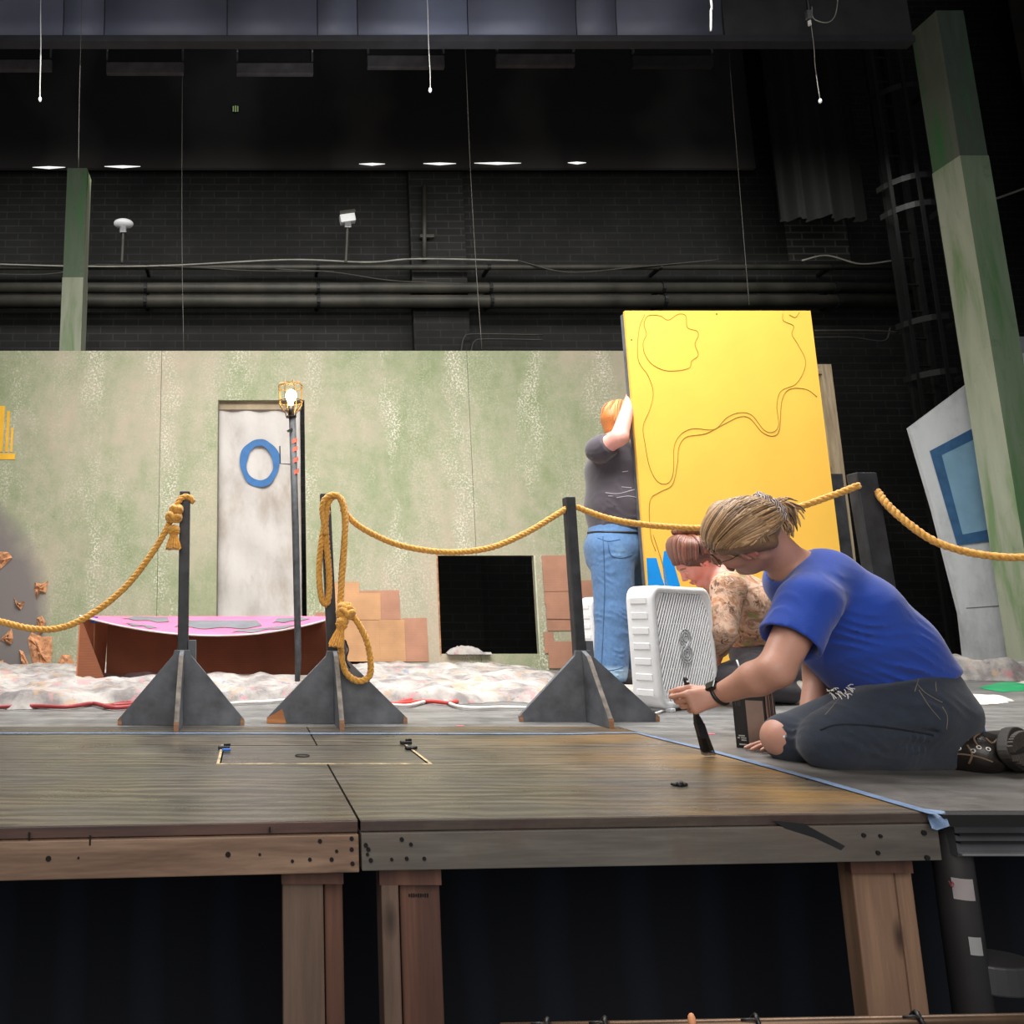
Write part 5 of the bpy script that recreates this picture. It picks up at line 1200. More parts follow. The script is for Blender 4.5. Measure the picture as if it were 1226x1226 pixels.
# ------------------------------------------------------------------ people
SKIN = m_attr('skin', .5, 0, .15, 220, .12, .06, 60)
def m_cloth(name, rough=.85, fuzz=.3, bump=.35, bscale=260, var=.18, vscale=14): return m_attr(name, rough, fuzz, bump, bscale, 0, var, vscale)
M_DENIM = m_cloth('denim', .9, .15, .4, 400, .28, 45); M_TEE = m_cloth('cotton_jersey', .9, .25, .2, 300, .14, 10)
def V3(*a): return Vector(a)
def head(b, C, Fw, Up, s=1.0, female=True):
    """adds a head to blob b; returns helper that maps head coordinates (forward, side, up) in metres to world"""
    Fw = Vector(Fw).normalized(); Up = Vector(Up); Up = (Up - Fw * Up.dot(Fw)).normalized(); Sd = Up.cross(Fw)
    C = Vector(C)
    def W(f, sd, u): return C + (Fw * f + Sd * sd + Up * u) * s
    R = np.array([list(Fw), list(Sd), list(Up)])
    e = lambda f, sd, u, rf, rs, ru, k=.02, **kw: b.ell(W(f, sd, u), R, (rf * s, rs * s, ru * s), k, **kw)
    e(-.012, 0, .028, .096, .076, .083, .01)                                   # cranium
    e(.028, 0, -.02, .062, .062, .075, .03)                                    # face mass
    b.rc(W(.03, 0, -.05), W(.062, 0, -.096), .042 * s, .020 * s, .03)          # jaw to chin
    for q in (-1, 1):
        b.rc(W(-.012, q * .052, -.045), W(.045, q * .018, -.096), .018 * s, .015 * s, .03)  # jaw line
        e(.062, q * .036, -.022, .024, .024, .022, .025)                       # cheek
        b.ell(W(.094, q * .031, .008), R, (.017 * s, .017 * s, .013 * s), .012, sub=True)   # socket
        b.rc(W(.080, q * .012, .024), W(.072, q * .048, .022), .010 * s, .008 * s, .014)    # brow
        e(.076, q * .031, .006, .0125, .0125, .0125, .003, tail=True)         # eyeball and lids
        b.rc(W(.087, q * .020, .012), W(.083, q * .043, .011), .0026 * s, .0022 * s, .002, tail=True)
        # ear: rim, hollow, lobe
        pts = [W(.004 + .016 * math.cos(a), q * (.079 + .006 * math.sin(a * .5)), .0 + .028 * math.sin(a)) for a in [-.9 + 4.6 * i / 8 for i in range(9)]]
        e(-.004, q * .078, -.002, .015, .008, .026, .006, tail=True)
        b.chain(pts, [.0052 * s] * 9, .003, tail=True); b.ell(W(.001, q * .088, .0), R, (.008 * s, .006 * s, .014 * s), .004, sub=True, tail=True)
        b.rc(W(.0, q * .078, -.026), W(.002, q * .077, -.032), .007 * s, .005 * s, .004, tail=True)
        e(.099, q * .0105, -.031, .008, .0068, .0065, .005, tail=True)        # nostril wing
    b.rc(W(.088, 0, .016), W(.111, 0, -.024), .0075 * s, .0105 * s, .010, tail=True)       # nose
    b.rc(W(.094, -.018, -.060), W(.094, .018, -.060), .0055 * s, .0055 * s, .007, tail=True); b.rc(W(.097, -.008, -.058), W(.097, .008, -.058), .006 * s, .006 * s, .005, tail=True)
    b.rc(W(.092, -.014, -.070), W(.092, .014, -.070), .0068 * s, .0068 * s, .007, tail=True)
    b.rc(W(.103, -.017, -.0655), W(.103, .017, -.0655), .0022 * s, .0022 * s, .002, sub=True, tail=True)
    e(.074, 0, -.094, .018, .020, .014, .012)
    return W
def face_spots(W, lip=(176, 96, 92), brow=(110, 80, 54), s=1.0, blush=(214, 132, 118)):
    L = []
    for q in (-1, 1):
        L += [(W(.066, q * .042, -.028), .032 * s, blush, 1.0), (W(-.004, q * .084, 0), .034 * s, blush, .7)]
        L += [((W(.094, q * .014, .030), W(.080, q * .048, .031)), .0065 * s, brow, .5), (W(.090, q * .031, .005), .0085 * s, (228, 222, 216), .3), (W(.091, q * .031, .003), .0050 * s, (60, 46, 36), .3), ((W(.091, q * .019, .013), W(.086, q * .045, .011)), .0035 * s, (50, 34, 28), .5)]
    L += [((W(.10, -.016, -.061), W(.10, .016, -.061)), .0062 * s, lip, .4), ((W(.098, -.013, -.071), W(.098, .013, -.071)), .0072 * s, lip, .4), (W(.114, 0, -.026), .014 * s, blush, 1.0)]
    return L
def hand(b, wrist, d, palm_n, thumb_side, curl=(.5, .7, .8), s=1.0, thumb_curl=.4, spread=.06, curls=None, thumb_out=.7):
    """d: direction wrist->knuckles; palm_n: the way the palm faces; thumb_side: side of the palm where the thumb leaves; five fingers"""
    d = Vector(d).normalized(); n = Vector(palm_n); n = (n - d * n.dot(d)).normalized(); t = d.cross(n); t = t if t.dot(Vector(thumb_side)) > 0 else -t
    w = Vector(wrist); Q = lambda a, c, e=0: w + (d * a + t * c + n * e) * s
    b.rc(Q(-.02, 0), Q(.02, .0), .024 * s, .024 * s, .015, flat=(n, .75))
    for c0, c1, r in ((.010, .026, .0145), (0, .008, .0145), (-.006, -.010, .0140), (-.012, -.027, .0130)):
        b.rc(Q(.015, c0), Q(.078, c1, -.002), .016 * s, r * .85 * s, .012)
    b.rc(Q(.012, .014, .006), Q(.045, .024, .010), .016 * s, .014 * s, .012)
    fw = ((.026, .0088, (.042, .026, .021), .010), (.0085, .0090, (.046, .030, .022), .0), (-.0095, .0086, (.043, .028, .021), -.004), (-.0265, .0076, (.034, .021, .019), -.012))
    tips = []
    for fi, (c, r, L, back) in enumerate(fw):
        cu = (curls[fi] if curls else curl); p = Q(.080 + back, c, -.002); ang = 0.0; pts = [p]; rad = [r * s]
        sp_ = spread * (1.5 - fi) * .5
        for k in range(3):
            ang += cu[k]; dd = (d * math.cos(ang) + n * math.sin(ang) + t * sp_ * (1 if ang < 1 else .3)).normalized(); p = p + dd * L[k] * s; pts.append(p); rad.append(r * s * (.95, .86, .74)[k])
        b.chain(pts, rad, .0022, tail=True); tips.append(pts)
    td = (d * .65 + t * thumb_out + n * .35).normalized(); p0 = Q(.020, .022, .006); p1 = p0 + td * .040 * s; td2 = (td * math.cos(thumb_curl) + (n * .5 + d * .75 - t * .3).normalized() * math.sin(thumb_curl)).normalized(); p2 = p1 + td2 * .032 * s
    td3 = (td2 + n * thumb_curl * .5).normalized(); p3 = p2 + td3 * .024 * s
    b.chain([p0, p1, p2, p3], [.0135 * s, .0108 * s, .0100 * s, .0080 * s], .004, tail=True)
    return tips
def hair_strands(bm, cols, paths, r, seed=1):
    for P in paths:
        n0 = len(bm.verts); add_tube(bm, P, [r * f for f in ([.5] + [1] * (len(P) - 2) + [.15])], 5)
        cols.append((n0, len(bm.verts)))

# ---- person A: blue T-shirt, kneeling and painting ---------------------------------------------------------
Y0 = 2.14
A = thing('person', 'kneeling person in blue T-shirt painting the floor edge with a brush', 'person', gd(1050, 905))
SK = (190, 140, 120)
headC = at(890, 643, 2.13); Uh = V3(-.78, -.22, .59); Fh = V3(-.52, .65, -.47)
b = Blob(); SA = .96; Wa = head(b, headC, Fh, Uh, SA)
neck = at(958, 690, 2.16); chest = at(1003, 732, Y0); mid = at(1040, 775, Y0); pel = at(1085, 850, Y0)
b.rc(Wa(-.035, 0, -.035), neck, .050, .056, .03)
b.rc(neck, chest, .07, .105, .03, flat=((0, 1, 0), 1.3)).rc(chest, mid, .105, .095, .03, flat=((0, 1, 0), 1.25)).rc(mid, pel, .095, .115, .03, flat=((0, 1, 0), 1.2))
# near (left) arm with brush
shN = at(968, 722, 1.99); elN = at(928, 803, 1.955); wrN = at(857, 833, 2.10)
b.rc(neck + V3(.02, -.05, 0), shN, .05, .05, .03).rc(shN, elN, .052, .041, .02).rc(elN, elN.lerp(wrN, .3), .040, .042, .02).rc(elN.lerp(wrN, .3), wrN, .042, .025, .02, flat=((0, 1, 0), .9))
brTop = at(820, 811, 2.13); brBot = gd(848, 906); brBot.z = .012; brD = (brBot - brTop).normalized()
hand(b, wrN, (at(822, 842, 2.10) - wrN), V3(.05, 1, -.15), V3(0, 0, 1), curls=((1.0, 1.25, .8), (1.15, 1.35, .8), (1.25, 1.4, .8), (1.3, 1.4, .8)), s=.92, thumb_curl=.9, thumb_out=.35, spread=.02)
# far (right) arm propped on the floor
shF = at(972, 735, 2.32); elF = at(981, 808, 2.33); wrF = Vector((at(965, 886, 2.27).x, 2.27, .042))
b.rc(neck + V3(.02, .06, 0), shF, .05, .05, .03).rc(shF, elF, .048, .039, .02).rc(elF, wrF, .038, .026, .02)
hand(b, wrF, V3(-1, -.05, -.16), V3(0, 0, -1), V3(0, 1, 0), curls=((.05, .1, .1),) * 4, s=.93, spread=.25)
# legs
hipN = at(1082, 862, 2.06); knN = at(990, 893, 2.04); anN = at(1138, 898, 2.03)
hipF = at(1078, 850, 2.23); knF = at(940, 884, 2.16); anF = at(1100, 893, 2.22)
b.rc(hipN, knN, .09, .055, .03).rc(knN, anN, .055, .04, .02).rc(hipF, knF, .09, .056, .03).rc(knF, anF, .054, .04, .02)
blob_obj('body', b, .0042, SKIN, A, SK, face_spots(Wa, s=SA, blush=(196, 124, 108), lip=(160, 92, 84)) + [(Wa(.05, 0, -.12), .04, (150, 104, 86), 1)])
# eyes stay part of the body; wire glasses are a part
bm = nb()
for q in (-1, 1):
    add_tube(bm, [Wa(.099 - .10 * abs(abs(q * (.034 + .023 * math.cos(a))) ) ** 1.0 * .25, q * .034 + .023 * math.cos(a), .002 + .020 * math.sin(a)) for a in [2 * PI * i / 20 for i in range(20)]], .0012, 5, closed=True)
    add_tube(bm, [Wa(.090, q * .057, .006), Wa(.05, q * .076, .008), Wa(.0, q * .080, .012)], .0013, 5)
add_tube(bm, [Wa(.098, -.011, .006), Wa(.102, 0, .010), Wa(.098, .011, .006)], .0013, 5)
obj('glasses', bm, m_plain('thin_metal_frame', (96, 80, 66), .3, .7), A, smooth=True)
# hair: swept back cap plus strands gathered in a scrunchie
def cap(b, W, s, R, t=.006, low=-.02):
    b.ell(W(-.014, 0, .030), R, ((.096 + t) * s, (.077 + t) * s, (.084 + t) * s), .01, cuts=[(W(.078, 0, .046), W(1, 0, -.62) - W(0, 0, 0)), (W(-.02, 0, low), W(-.05, 0, -1) - W(0, 0, 0))])
def axes(F_, U_):
    F_ = Vector(F_).normalized(); U_ = Vector(U_); U_ = (U_ - F_ * U_.dot(F_)).normalized(); return np.array([list(F_), list(U_.cross(F_)), list(U_)])
RA = axes(Fh, Uh)
def make_hair(person, W, R, s, tie, base, dark, lite, nst, tail_pts=None, low=-.03, bunr=.0, seed=1, rr=.0028, t=.007):
    random.seed(seed); hb = Blob()
    cuts = [(W(.072, 0, .048), W(1, 0, -.75) - W(0, 0, 0)), (W(.0, 0, low), W(.25, 0, -1) - W(0, 0, 0))]
    hb.ell(W(-.014, 0, .028), R, ((.096 + t) * s, (.078 + t) * s, (.084 + t) * s), .01, cuts=cuts)
    hb.rc(W(-.06, 0, .02), tie, .034 * s, .014 * s, .02)
    for q in (-1, 1): hb.rc(W(.052, q * .060, .040), W(-.02, q * .078, .020), .012 * s, .014 * s, .02); hb.rc(W(.0, q * .076, .030), W(-.055, q * .066, -.02), .016 * s, .018 * s, .02)
    me, Vv = hb.mesh('hair', .005); bm = bmesh.new(); bm.from_mesh(me); nbase = len(bm.verts); cols = []
    paths = []
    for i in range(nst):
        q = random.choice((-1, 1)); u = random.random()
        # hairline from forehead centre round to the temple and the nape
        if u < .35: a = u / .35; st = (.080 - .012 * a, q * .058 * a, .050 - .0 * a + .004)
        elif u < .7: a = (u - .35) / .35; st = (.068 - .055 * a, q * (.060 + .020 * a), .048 - .018 * a)
        else: a = (u - .7) / .3; st = (-.005 - .055 * a, q * (.080 - .016 * a), .018 - (.018 - low + .005) * a)
        off = random.uniform(0, .016); P = []; S = np.array(st); T = np.array(W(0, 0, 0)); Tt = np.array([(tie - W(0, 0, 0)).dot(Vector(R[k])) / s for k in range(3)])
        cc = np.array([-.014, 0, .028]); rad = np.array([.096 + t, .078 + t, .084 + t])
        for k in range(11):
            f = k / 10; p = S * (1 - f) + Tt * f; p = p + np.array([0, st[1] * .9 * math.sin(PI * f), .085 * max(0, (1 - (abs(st[1]) / .085) ** 2)) ** .5 * math.sin(PI * f) ** .8])
            dd = (p - cc) / rad; ln = np.linalg.norm(dd); blend = min(1, (1 - f) * 4)
            if ln < 1.05: p = cc + (p - cc) / ln * (1 + .03 + off * 2.2) if f < .93 else p
            else: pass
            P.append(W(*p))
        paths.append(P)
    for i in range(nst // 2 if tail_pts else 0):       # strands over the crown, drawn towards the tie
        v = np.array([random.uniform(-1, .6), random.uniform(-1, 1), random.uniform(.1, 1)]); v /= np.linalg.norm(v); up = random.uniform(.025, .055)
        td_ = (Tt - cc) / rad; td_ /= np.linalg.norm(td_); P = []
        for k in range(9):
            f = k / 8 * .92; d_ = v * (1 - f) + td_ * f; d_ /= np.linalg.norm(d_); P.append(W(*(cc + d_ * rad * (1 + up))))
        P.append(Vector(tie)); paths.append(P)
    hair_strands(bm, cols, paths, rr * s)
    if tail_pts:
        for (P, r_, jit, n_) in tail_pts:
            sub = []
            for i in range(n_):
                o_ = Vector((random.uniform(-1, 1), random.uniform(-1, 1), random.uniform(-1, 1))); sub.append([Vector(p) + o_ * jit * (.5 + .8 * k / len(P)) for k, p in enumerate(catmull(P, 4))])
            hair_strands(bm, cols, sub, r_)
    me2 = bpy.data.meshes.new('hair'); bm.to_mesh(me2); bm.free(); C = np.tile(np.array(lin(base)), (len(me2.vertices), 1))
    for (a, b_) in cols:
        f = random.random(); c = np.array(lin(dark)) * (1 - f) + np.array(lin(lite)) * f; C[a:b_] = c
    ca = me2.color_attributes.new('Col', 'FLOAT_COLOR', 'POINT'); ca.data.foreach_set('color', C.astype(np.float32).ravel())
    return link_mesh('hair', me2, M_HAIR, person, None, True)
M_HAIR = m_attr('hair_fibre', .42, .1, .3, 260, 0, .3, 90)
tieA = at(921, 617, 2.12)
h_ = make_hair(A, Wa, RA, SA, tieA, (122, 92, 64), (100, 72, 48), (214, 172, 124), 520, tail_pts=[
    ([tieA, at(932, 606, 2.12), at(943, 612, 2.11), at(946, 628, 2.11)], .0028, .008, 40), ([tieA, at(934, 604, 2.12), at(948, 610, 2.13), at(951, 618, 2.13)], .0022, .008, 26), ([tieA, at(930, 620, 2.1), at(940, 635, 2.10), at(939, 646, 2.10)], .0028, .008, 40), ([tieA, at(936, 600, 2.12), at(946, 603, 2.1)], .002, .007, 12)], low=-.035)
# scrunchie with leopard stripes
t = NT('patterned_scrunchie'); w_ = t.n.new('ShaderNodeTexWave'); w_.inputs['Scale'].default_value = 60; w_.inputs['Distortion'].default_value = 6; t.link(t.tc.outputs['Object'], w_.inputs['Vector']); t.color(t.ramp(w_.outputs['Fac'], [(.4, (52, 34, 36)), (.6, (214, 196, 186))])); t.rough(.8)
bm = nb(); ax = (at(932, 626, 2.12) - at(905, 597, 2.12)).normalized(); n_ = (at(940, 600, 2.12) - at(905, 630, 2.12)).normalized()
cS = at(917, 611, 2.12); sd = ax.cross(n_); pts = []; rads = []
for i in range(36):
    an = 2 * PI * i / 36; pts.append(cS + n_ * .006 + ax * .040 * math.cos(an) + sd * .034 * math.sin(an) + n_ * .005 * math.sin(an * 5)); rads.append(.0165 + .004 * math.sin(an * 11))
add_tube(bm, pts, rads, 10, closed=True); add_ball(bm, at(905, 598, 2.10), (.013, .012, .012), 2); obj('scrunchie', bm, t.m, A, smooth=True)
bm = nb(); add_ball(bm, at(931, 622, 2.065), (.014, .010, .010), 2); obj('white_scrunchie_knot', bm, M_WHITE, A, smooth=True)
# T-shirt
sh = Blob(); flY = ((0, 1, 0), 1.32)
nb0 = at(957, 684, 2.15)
sh.rc(at(966, 698, 2.15), at(1003, 733, Y0), .094, .122, .03, flat=flY).rc(at(1003, 733, Y0), at(1045, 775, Y0), .122, .122, .04, flat=flY).rc(at(1045, 775, Y0), at(1076, 812, Y0), .122, .122, .04, flat=((0, 1, 0), 1.28))
sh.rc(at(1015, 775, Y0), at(1038, 808, Y0), .10, .085, .04, flat=((0, 1, 0), 1.4))
slD = (elN - shN).normalized()
sh.rc(nb0 + V3(.035, -.06, -.015), shN + V3(.0, 0, 0), .068, .069, .04)
sh.rc(shN, shN + slD * .17, .068, .076, .03, cuts=[(at(945, 770, 1.97), slD + V3(-.12, 0, 0))])
slF = (elF - shF).normalized()
sh.rc(nb0 + V3(.035, .06, -.015), shF, .068, .066, .04).rc(shF, shF + slF * .16, .066, .070, .03, cuts=[(shF + slF * .13, slF)])
for c, r, w, a, f, sd_ in ((at(1045, 775, 1.98), .13, (50, 0, 110), .011, .62, 1), (at(1085, 800, 2.0), .10, (60, 0, 100), .010, .9, 2), (at(985, 770, 1.97), .08, (100, 0, 60), .009, .7, 3), (at(1030, 810, 1.98), .09, (30, 0, 110), .010, .8, 4), (at(950, 730, 1.93), .09, (100, 0, -60), .006, .6, 5), (at(1010, 700, 2.0), .12, (80, 0, 80), .005, .45, 6)):
    sh.wrinkle(c, r, w, a, f, sd_)
ndir = (Wa(-.04, 0, -.04) - neck).normalized()
sh.rc(neck - ndir * .0, neck + ndir * .14, .058, .070, .008, sub=True, tail=True)            # neck opening
sh.rc(shN + slD * .10, shN + slD * .22, .060, .072, .006, sub=True, tail=True)
sh.rc(shF + slF * .08, shF + slF * .2, .054, .064, .006, sub=True, tail=True)
hemP = at(1062, 816, Y0); hn = V3(.25, 0, -.97).normalized()
sh.rc(hemP, hemP + hn * .15, .30, .30, .01, sub=True, tail=True, cuts=[(hemP, -hn)])
BLUE = (26, 66, 164)
blob_obj('t_shirt', sh, .0055, M_TEE, A, BLUE, [((at(952, 660, 2.0), at(950, 690, 1.98)), .010, (18, 46, 120), .6), ((at(918, 748, 1.93), at(970, 790, 1.93)), .009, (20, 52, 136), .6)])
bm = nb(); cN = neck + ndir * .022; a_, b_ = frame_of(ndir); obj('collar', (add_tube(bm, [cN + (a_ * math.cos(x) + b_ * math.sin(x)) * .066 for x in [2 * PI * i / 32 for i in range(32)]], .007, 8, closed=True), bm)[1], m_plain('navy_collar', (22, 52, 134), .9), A, smooth=True)
# jeans
NAVY = (42, 50, 64); j = Blob()
j.rc(at(1078, 826, Y0), at(1088, 850, Y0), .114, .124, .03, flat=((0, 1, 0), 1.45))
j.rc(at(1092, 850, 2.03), at(1098, 862, 2.05), .098, .10, .04).rc(at(1092, 850, 2.24), at(1098, 862, 2.24), .10, .10, .04)
j.rc(at(1072, 856, 2.05), at(1002, 884, 2.035), .105, .080, .04).rc(at(990, 893, 2.04), at(1062, 897, 2.03), .066, .062, .02).rc(at(1062, 897, 2.03), at(1124, 898, 2.03), .062, .056, .02, cuts=[(at(1128, 898, 2.03), (1, 0, 0))])
j.rc(at(1060, 850, 2.23), at(948, 884, 2.165), .098, .068, .04).rc(knF + V3(.01, 0, -.002), at(1100, 893, 2.22), .064, .055, .02)
for c, r, w, a, f, s2 in ((at(1050, 850, 1.94), .10, (40, 0, 110), .012, .6, 1), (at(1000, 870, 1.94), .06, (100, 0, 60), .012, .8, 2), (at(1100, 895, 1.96), .05, (120, 0, 0), .010, 1.0, 3), (at(1100, 830, 1.98), .08, (70, 0, 90), .014, .6, 4), (at(950, 870, 2.1), .05, (60, 0, 100), .008, 1.0, 5), (at(1030, 893, 1.97), .07, (40, 0, 120), .009, .7, 6)): j.wrinkle(c, r, w, a, f, s2)
j.rc(at(975, 874, 1.945), at(1120, 876, 1.945), .004, .006, .008, sub=True)   # crease between thigh and shin
Wj = at(1062, 803, Y0); j.rc(Wj, Wj - hn * .15, .30, .30, .01, sub=True, tail=True, cuts=[(Wj, hn)])
SKD = (196, 146, 122)
spA = [(at(922, 878, 2.13), .036, (236, 228, 220), .12), (at(921, 879, 2.13), .032, SKD, .2), (at(941, 886, 2.09), .010, (150, 142, 140), .4),
      ((at(985, 857, 1.955), at(966, 880, 1.96)), .014, (225, 220, 214), .3), ((at(984, 858, 1.95), at(968, 878, 1.96)), .0075, SKD, .4), ((at(966, 880, 1.96), at(960, 902, 1.97)), .006, (190, 190, 190), .6),
      ((at(992, 828, 1.98), at(1022, 817, 2.0)), .020, (225, 215, 208), .4), ((at(1000, 824, 1.98), at(1018, 817, 2.0)), .010, SKD, .4), ((at(1060, 800, 2.0), at(1045, 812, 1.98)), .0028, (140, 140, 142), .5),
      ((at(1095, 815, 1.98), at(1102, 835, 1.98)), .0022, (150, 140, 120), .5), ((at(1098, 818, 1.98), at(1127, 841, 2.0)), .0024, (165, 155, 132), .5), ((at(1098, 822, 1.98), at(1135, 870, 2.0)), .0018, (110, 106, 98), .5)]
jo = blob_obj('jeans', j, .0055, M_DENIM, A, NAVY, spA)
bm = nb(); random.seed(4)
for i in range(20):
    p = at(992 + random.uniform(-4, 26), 829 - random.uniform(-3, 8), 1.985); d = V3(random.uniform(-.012, .012), -.012, random.uniform(-.012, .010)); add_tube(bm, [p, p + d * .6, p + d + V3(0, 0, -.004)], .0011, 4)
obj('frayed_threads', bm, m_plain('white_thread', (214, 210, 206), .9), jo)
hj = surf(jo); M_ST = m_plain('tan_stitching', (122, 114, 98), .8)
for P_ in ([(1060, 799), (1056, 807), (1044, 814)], [(1101, 802), (1100, 812), (1095, 828)], [(1098, 819), (1106, 828), (1118, 836), (1128, 841)], [(1120, 816), (1121, 828)], [(1100, 826), (1112, 845), (1126, 862)], [(1012, 826), (1000, 842), (988, 856)], [(1128, 846), (1134, 858), (1133, 874)]):
    bm = surf_line(hj, P_, .0011); obj('stitching', bm, M_ST, jo, smooth=True)
bm = surf_line(hj, [(982, 874), (1000, 868), (1030, 868), (1070, 872), (1118, 880)], .003, -.001); obj('leg_crease', bm, m_plain('deep_navy', (20, 24, 32), .9), jo, smooth=True)
bm = nb(); add_tube(bm, [at(1129, 866 + i * .01, 2.0) + V3(0, .056 - .056 * math.cos(x), 0) + V3(0, 0, 0) for i, x in enumerate([0])] + [], .001, 4) if False else None; bm.free()
# smartwatch
bm = nb(); wd = (wrN - elN).normalized(); a_, b_ = frame_of(wd); cW = wrN - wd * .012
add_tube(bm, [cW + (a_ * math.cos(x) + b_ * math.sin(x)) * .0285 for x in [2 * PI * i / 28 for i in range(28)]], .0052, 8, closed=True); wt = obj('watch_strap', bm, M_BLACKM, A, smooth=True)
bm = nb(); up = V3(-.25, -.55, .8); up = (up - wd * up.dot(wd)).normalized(); sd = wd.cross(up); add_box(bm, cW + up * .031, (.034, .034, .011), R=Matrix((wd, sd, up)).transposed()); obj('watch_case', bm, m_plain('black_glass', (14, 14, 16), .12), wt, bevel=.004)
# laced boot with lugged sole, toe turned out of the picture
bo = Blob(); fd = V3(.82, .55, 0).normalized(); sn = V3(.52, -.80, .18).normalized(); up_ = fd.cross(sn); heel = at(1206, 908, 1.93); heel.z = .054
bo.rc(at(1120, 898, 2.03), at(1172, 901, 2.01), .050, .046, .02, cuts=[(at(1124, 898, 2.03), (-1, 0, 0))]).rc(at(1172, 901, 2.01), heel - sn * .06, .046, .044, .03).rc(heel - sn * .045, heel + fd * .15 - sn * .04, .043, .038, .03).rc(heel + fd * .13 - sn * .035, heel + fd * .21 - sn * .028, .040, .032, .02)
LEA = m_attr('worn_black_leather', .35, 0, .3, 90, 0, .3, 30)
boot = blob_obj('boot', bo, .005, LEA, A, (34, 28, 26), [(at(1140, 885, 1.98), .03, (52, 42, 36), 1)])
bm = nb(); out_ = []
for i in range(28):
    a = 2 * PI * i / 28; L_ = .145; f = math.cos(a); w_ = .050 * (1 - .12 * math.cos(a * 2 + .3)); out_.append(heel + fd * (.10 + L_ * f) + up_ * w_ * math.sin(a) + sn * -.008)
add_prism(bm, out_, sn * .022); so = obj('boot_sole', bm, m_plain('dark_rubber', (40, 36, 33), .7), A, bevel=.003)
for i in range(15):
    f = -.03 + i * .018; wv = .047 * math.sqrt(max(.05, 1 - ((f - .10) / .145) ** 2)); bm = nb()
    for sgn in (-1, 1): add_box(bm, heel + fd * f + up_ * sgn * wv * .55 + sn * .018, (.009, wv * .8, .012), R=Matrix(((fd + up_ * .35 * sgn).normalized(), (up_ - fd * .35 * sgn).normalized(), sn)).transposed())
    obj('tread_lug', bm, m_plain('brown_rubber', (58, 50, 45), .7), so, bevel=.0015)
hb_ = surf(boot)
for (px, py) in ((1136, 896), (1148, 896), (1165, 899), (1172, 895), (1183, 897)):
    c, cn = hb_(px, py)
    if c is None: continue
    a_, b_ = frame_of(cn); bm = nb(); add_tube(bm, [c + cn * .001 + (a_ * math.cos(x) + b_ * math.sin(x)) * .0042 for x in [2 * PI * i / 12 for i in range(12)]], .0016, 6, closed=True); obj('boot_eyelet', bm, m_plain('bright_eyelet', (196, 192, 184), .3, .5), boot, smooth=True)
M_BL = m_plain('brown_lace', (104, 86, 68), .8)
for P_ in ([(1131, 885), (1145, 884), (1160, 886)], [(1172, 895), (1166, 884), (1174, 878)], [(1180, 884), (1188, 890), (1196, 884), (1204, 886)], [(1132, 905), (1150, 903), (1170, 906), (1188, 912)], [(1158, 892), (1164, 903), (1160, 914)]):
    bm = surf_line(hb_, P_, .0026); 
    if len(bm.verts): obj('boot_lace', bm, M_BL, boot, smooth=True)
    else: bm.free()
bm = surf_line(hb_, [(1128, 884), (1126, 900), (1130, 914)], .006)
obj('boot_cuff', bm, m_plain('dark_cuff', (26, 22, 20), .6), boot, smooth=True) if len(bm.verts) else bm.free()
# far boot mostly hidden
bf = Blob(); bf.rc(at(1100, 893, 2.22), at(1170, 896, 2.24), .048, .045, .02, cuts=[(at(1104, 893, 2.22), (-1, 0, 0))]).rc(at(1170, 896, 2.24), at(1210, 888, 2.34), .045, .036, .03); blob_obj('boot', bf, .007, LEA, A, (34, 28, 26))
# ---- paint brush (held: its own thing)
br = thing('paint_brush', 'black flat paint brush held upright on the wet floor edge', 'brush', brBot); sdv = V3(1, .25, 0).normalized()
bm = nb(); L = (brBot - brTop).length; add_tube(bm, [brTop, brTop + brD * .01, brTop + brD * L * .35, brTop + brD * L * .50], [.004, .0065, .0075, .008], 10); hd = obj('brush_handle', bm, M_BLACKM, br, smooth=True)
bm = nb(); add_disc(bm, brTop + brD * .012 + V3(0, -.007, 0), (0, 1, 0), .003, .002, 8); obj('hang_hole', bm, M_WHITE, hd)
nz = brD.cross(sdv).normalized(); Rb = Matrix((sdv, nz, brD)).transposed()
def taper(bm, c0, c1, w0, w1, t0, t1):
    q = []
    for c, w, t_ in ((c0, w0, t0), (c1, w1, t1)): q.append([bm.verts.new(c + sdv * sx * w / 2 + nz * sy * t_ / 2) for sx, sy in ((-1, -1), (1, -1), (1, 1), (-1, 1))])
    bm.faces.new(q[0][::-1]); bm.faces.new(q[1])
    for k in range(4): bm.faces.new((q[0][k], q[0][(k + 1) % 4], q[1][(k + 1) % 4], q[1][k]))
bm = nb(); taper(bm, brTop + brD * L * .5, brTop + brD * L * .60, .014, .026, .012, .013); obj('handle_flare', bm, M_BLACKM, br, bevel=.002)
bm = nb(); taper(bm, brTop + brD * L * .60, brTop + brD * L * .80, .027, .030, .014, .014); obj('ferrule', bm, m_plain('paint_covered_ferrule', (34, 34, 36), .4, .3), br, bevel=.001)
bm = nb()
for i in range(18):
    for k in range(5):
        o_ = sdv * (i - 8.5) * .0017 + nz * (k - 2) * .0026; sp2 = sdv * (i - 8.5) * .0006; add_tube(bm, [brTop + brD * L * .79 + o_, brBot + o_ + sp2 + V3(.002, 0, -.007)], [.0013, .0006], 4)
obj('bristles', bm, m_plain('black_wet_bristles', (20, 20, 21), .3), br)

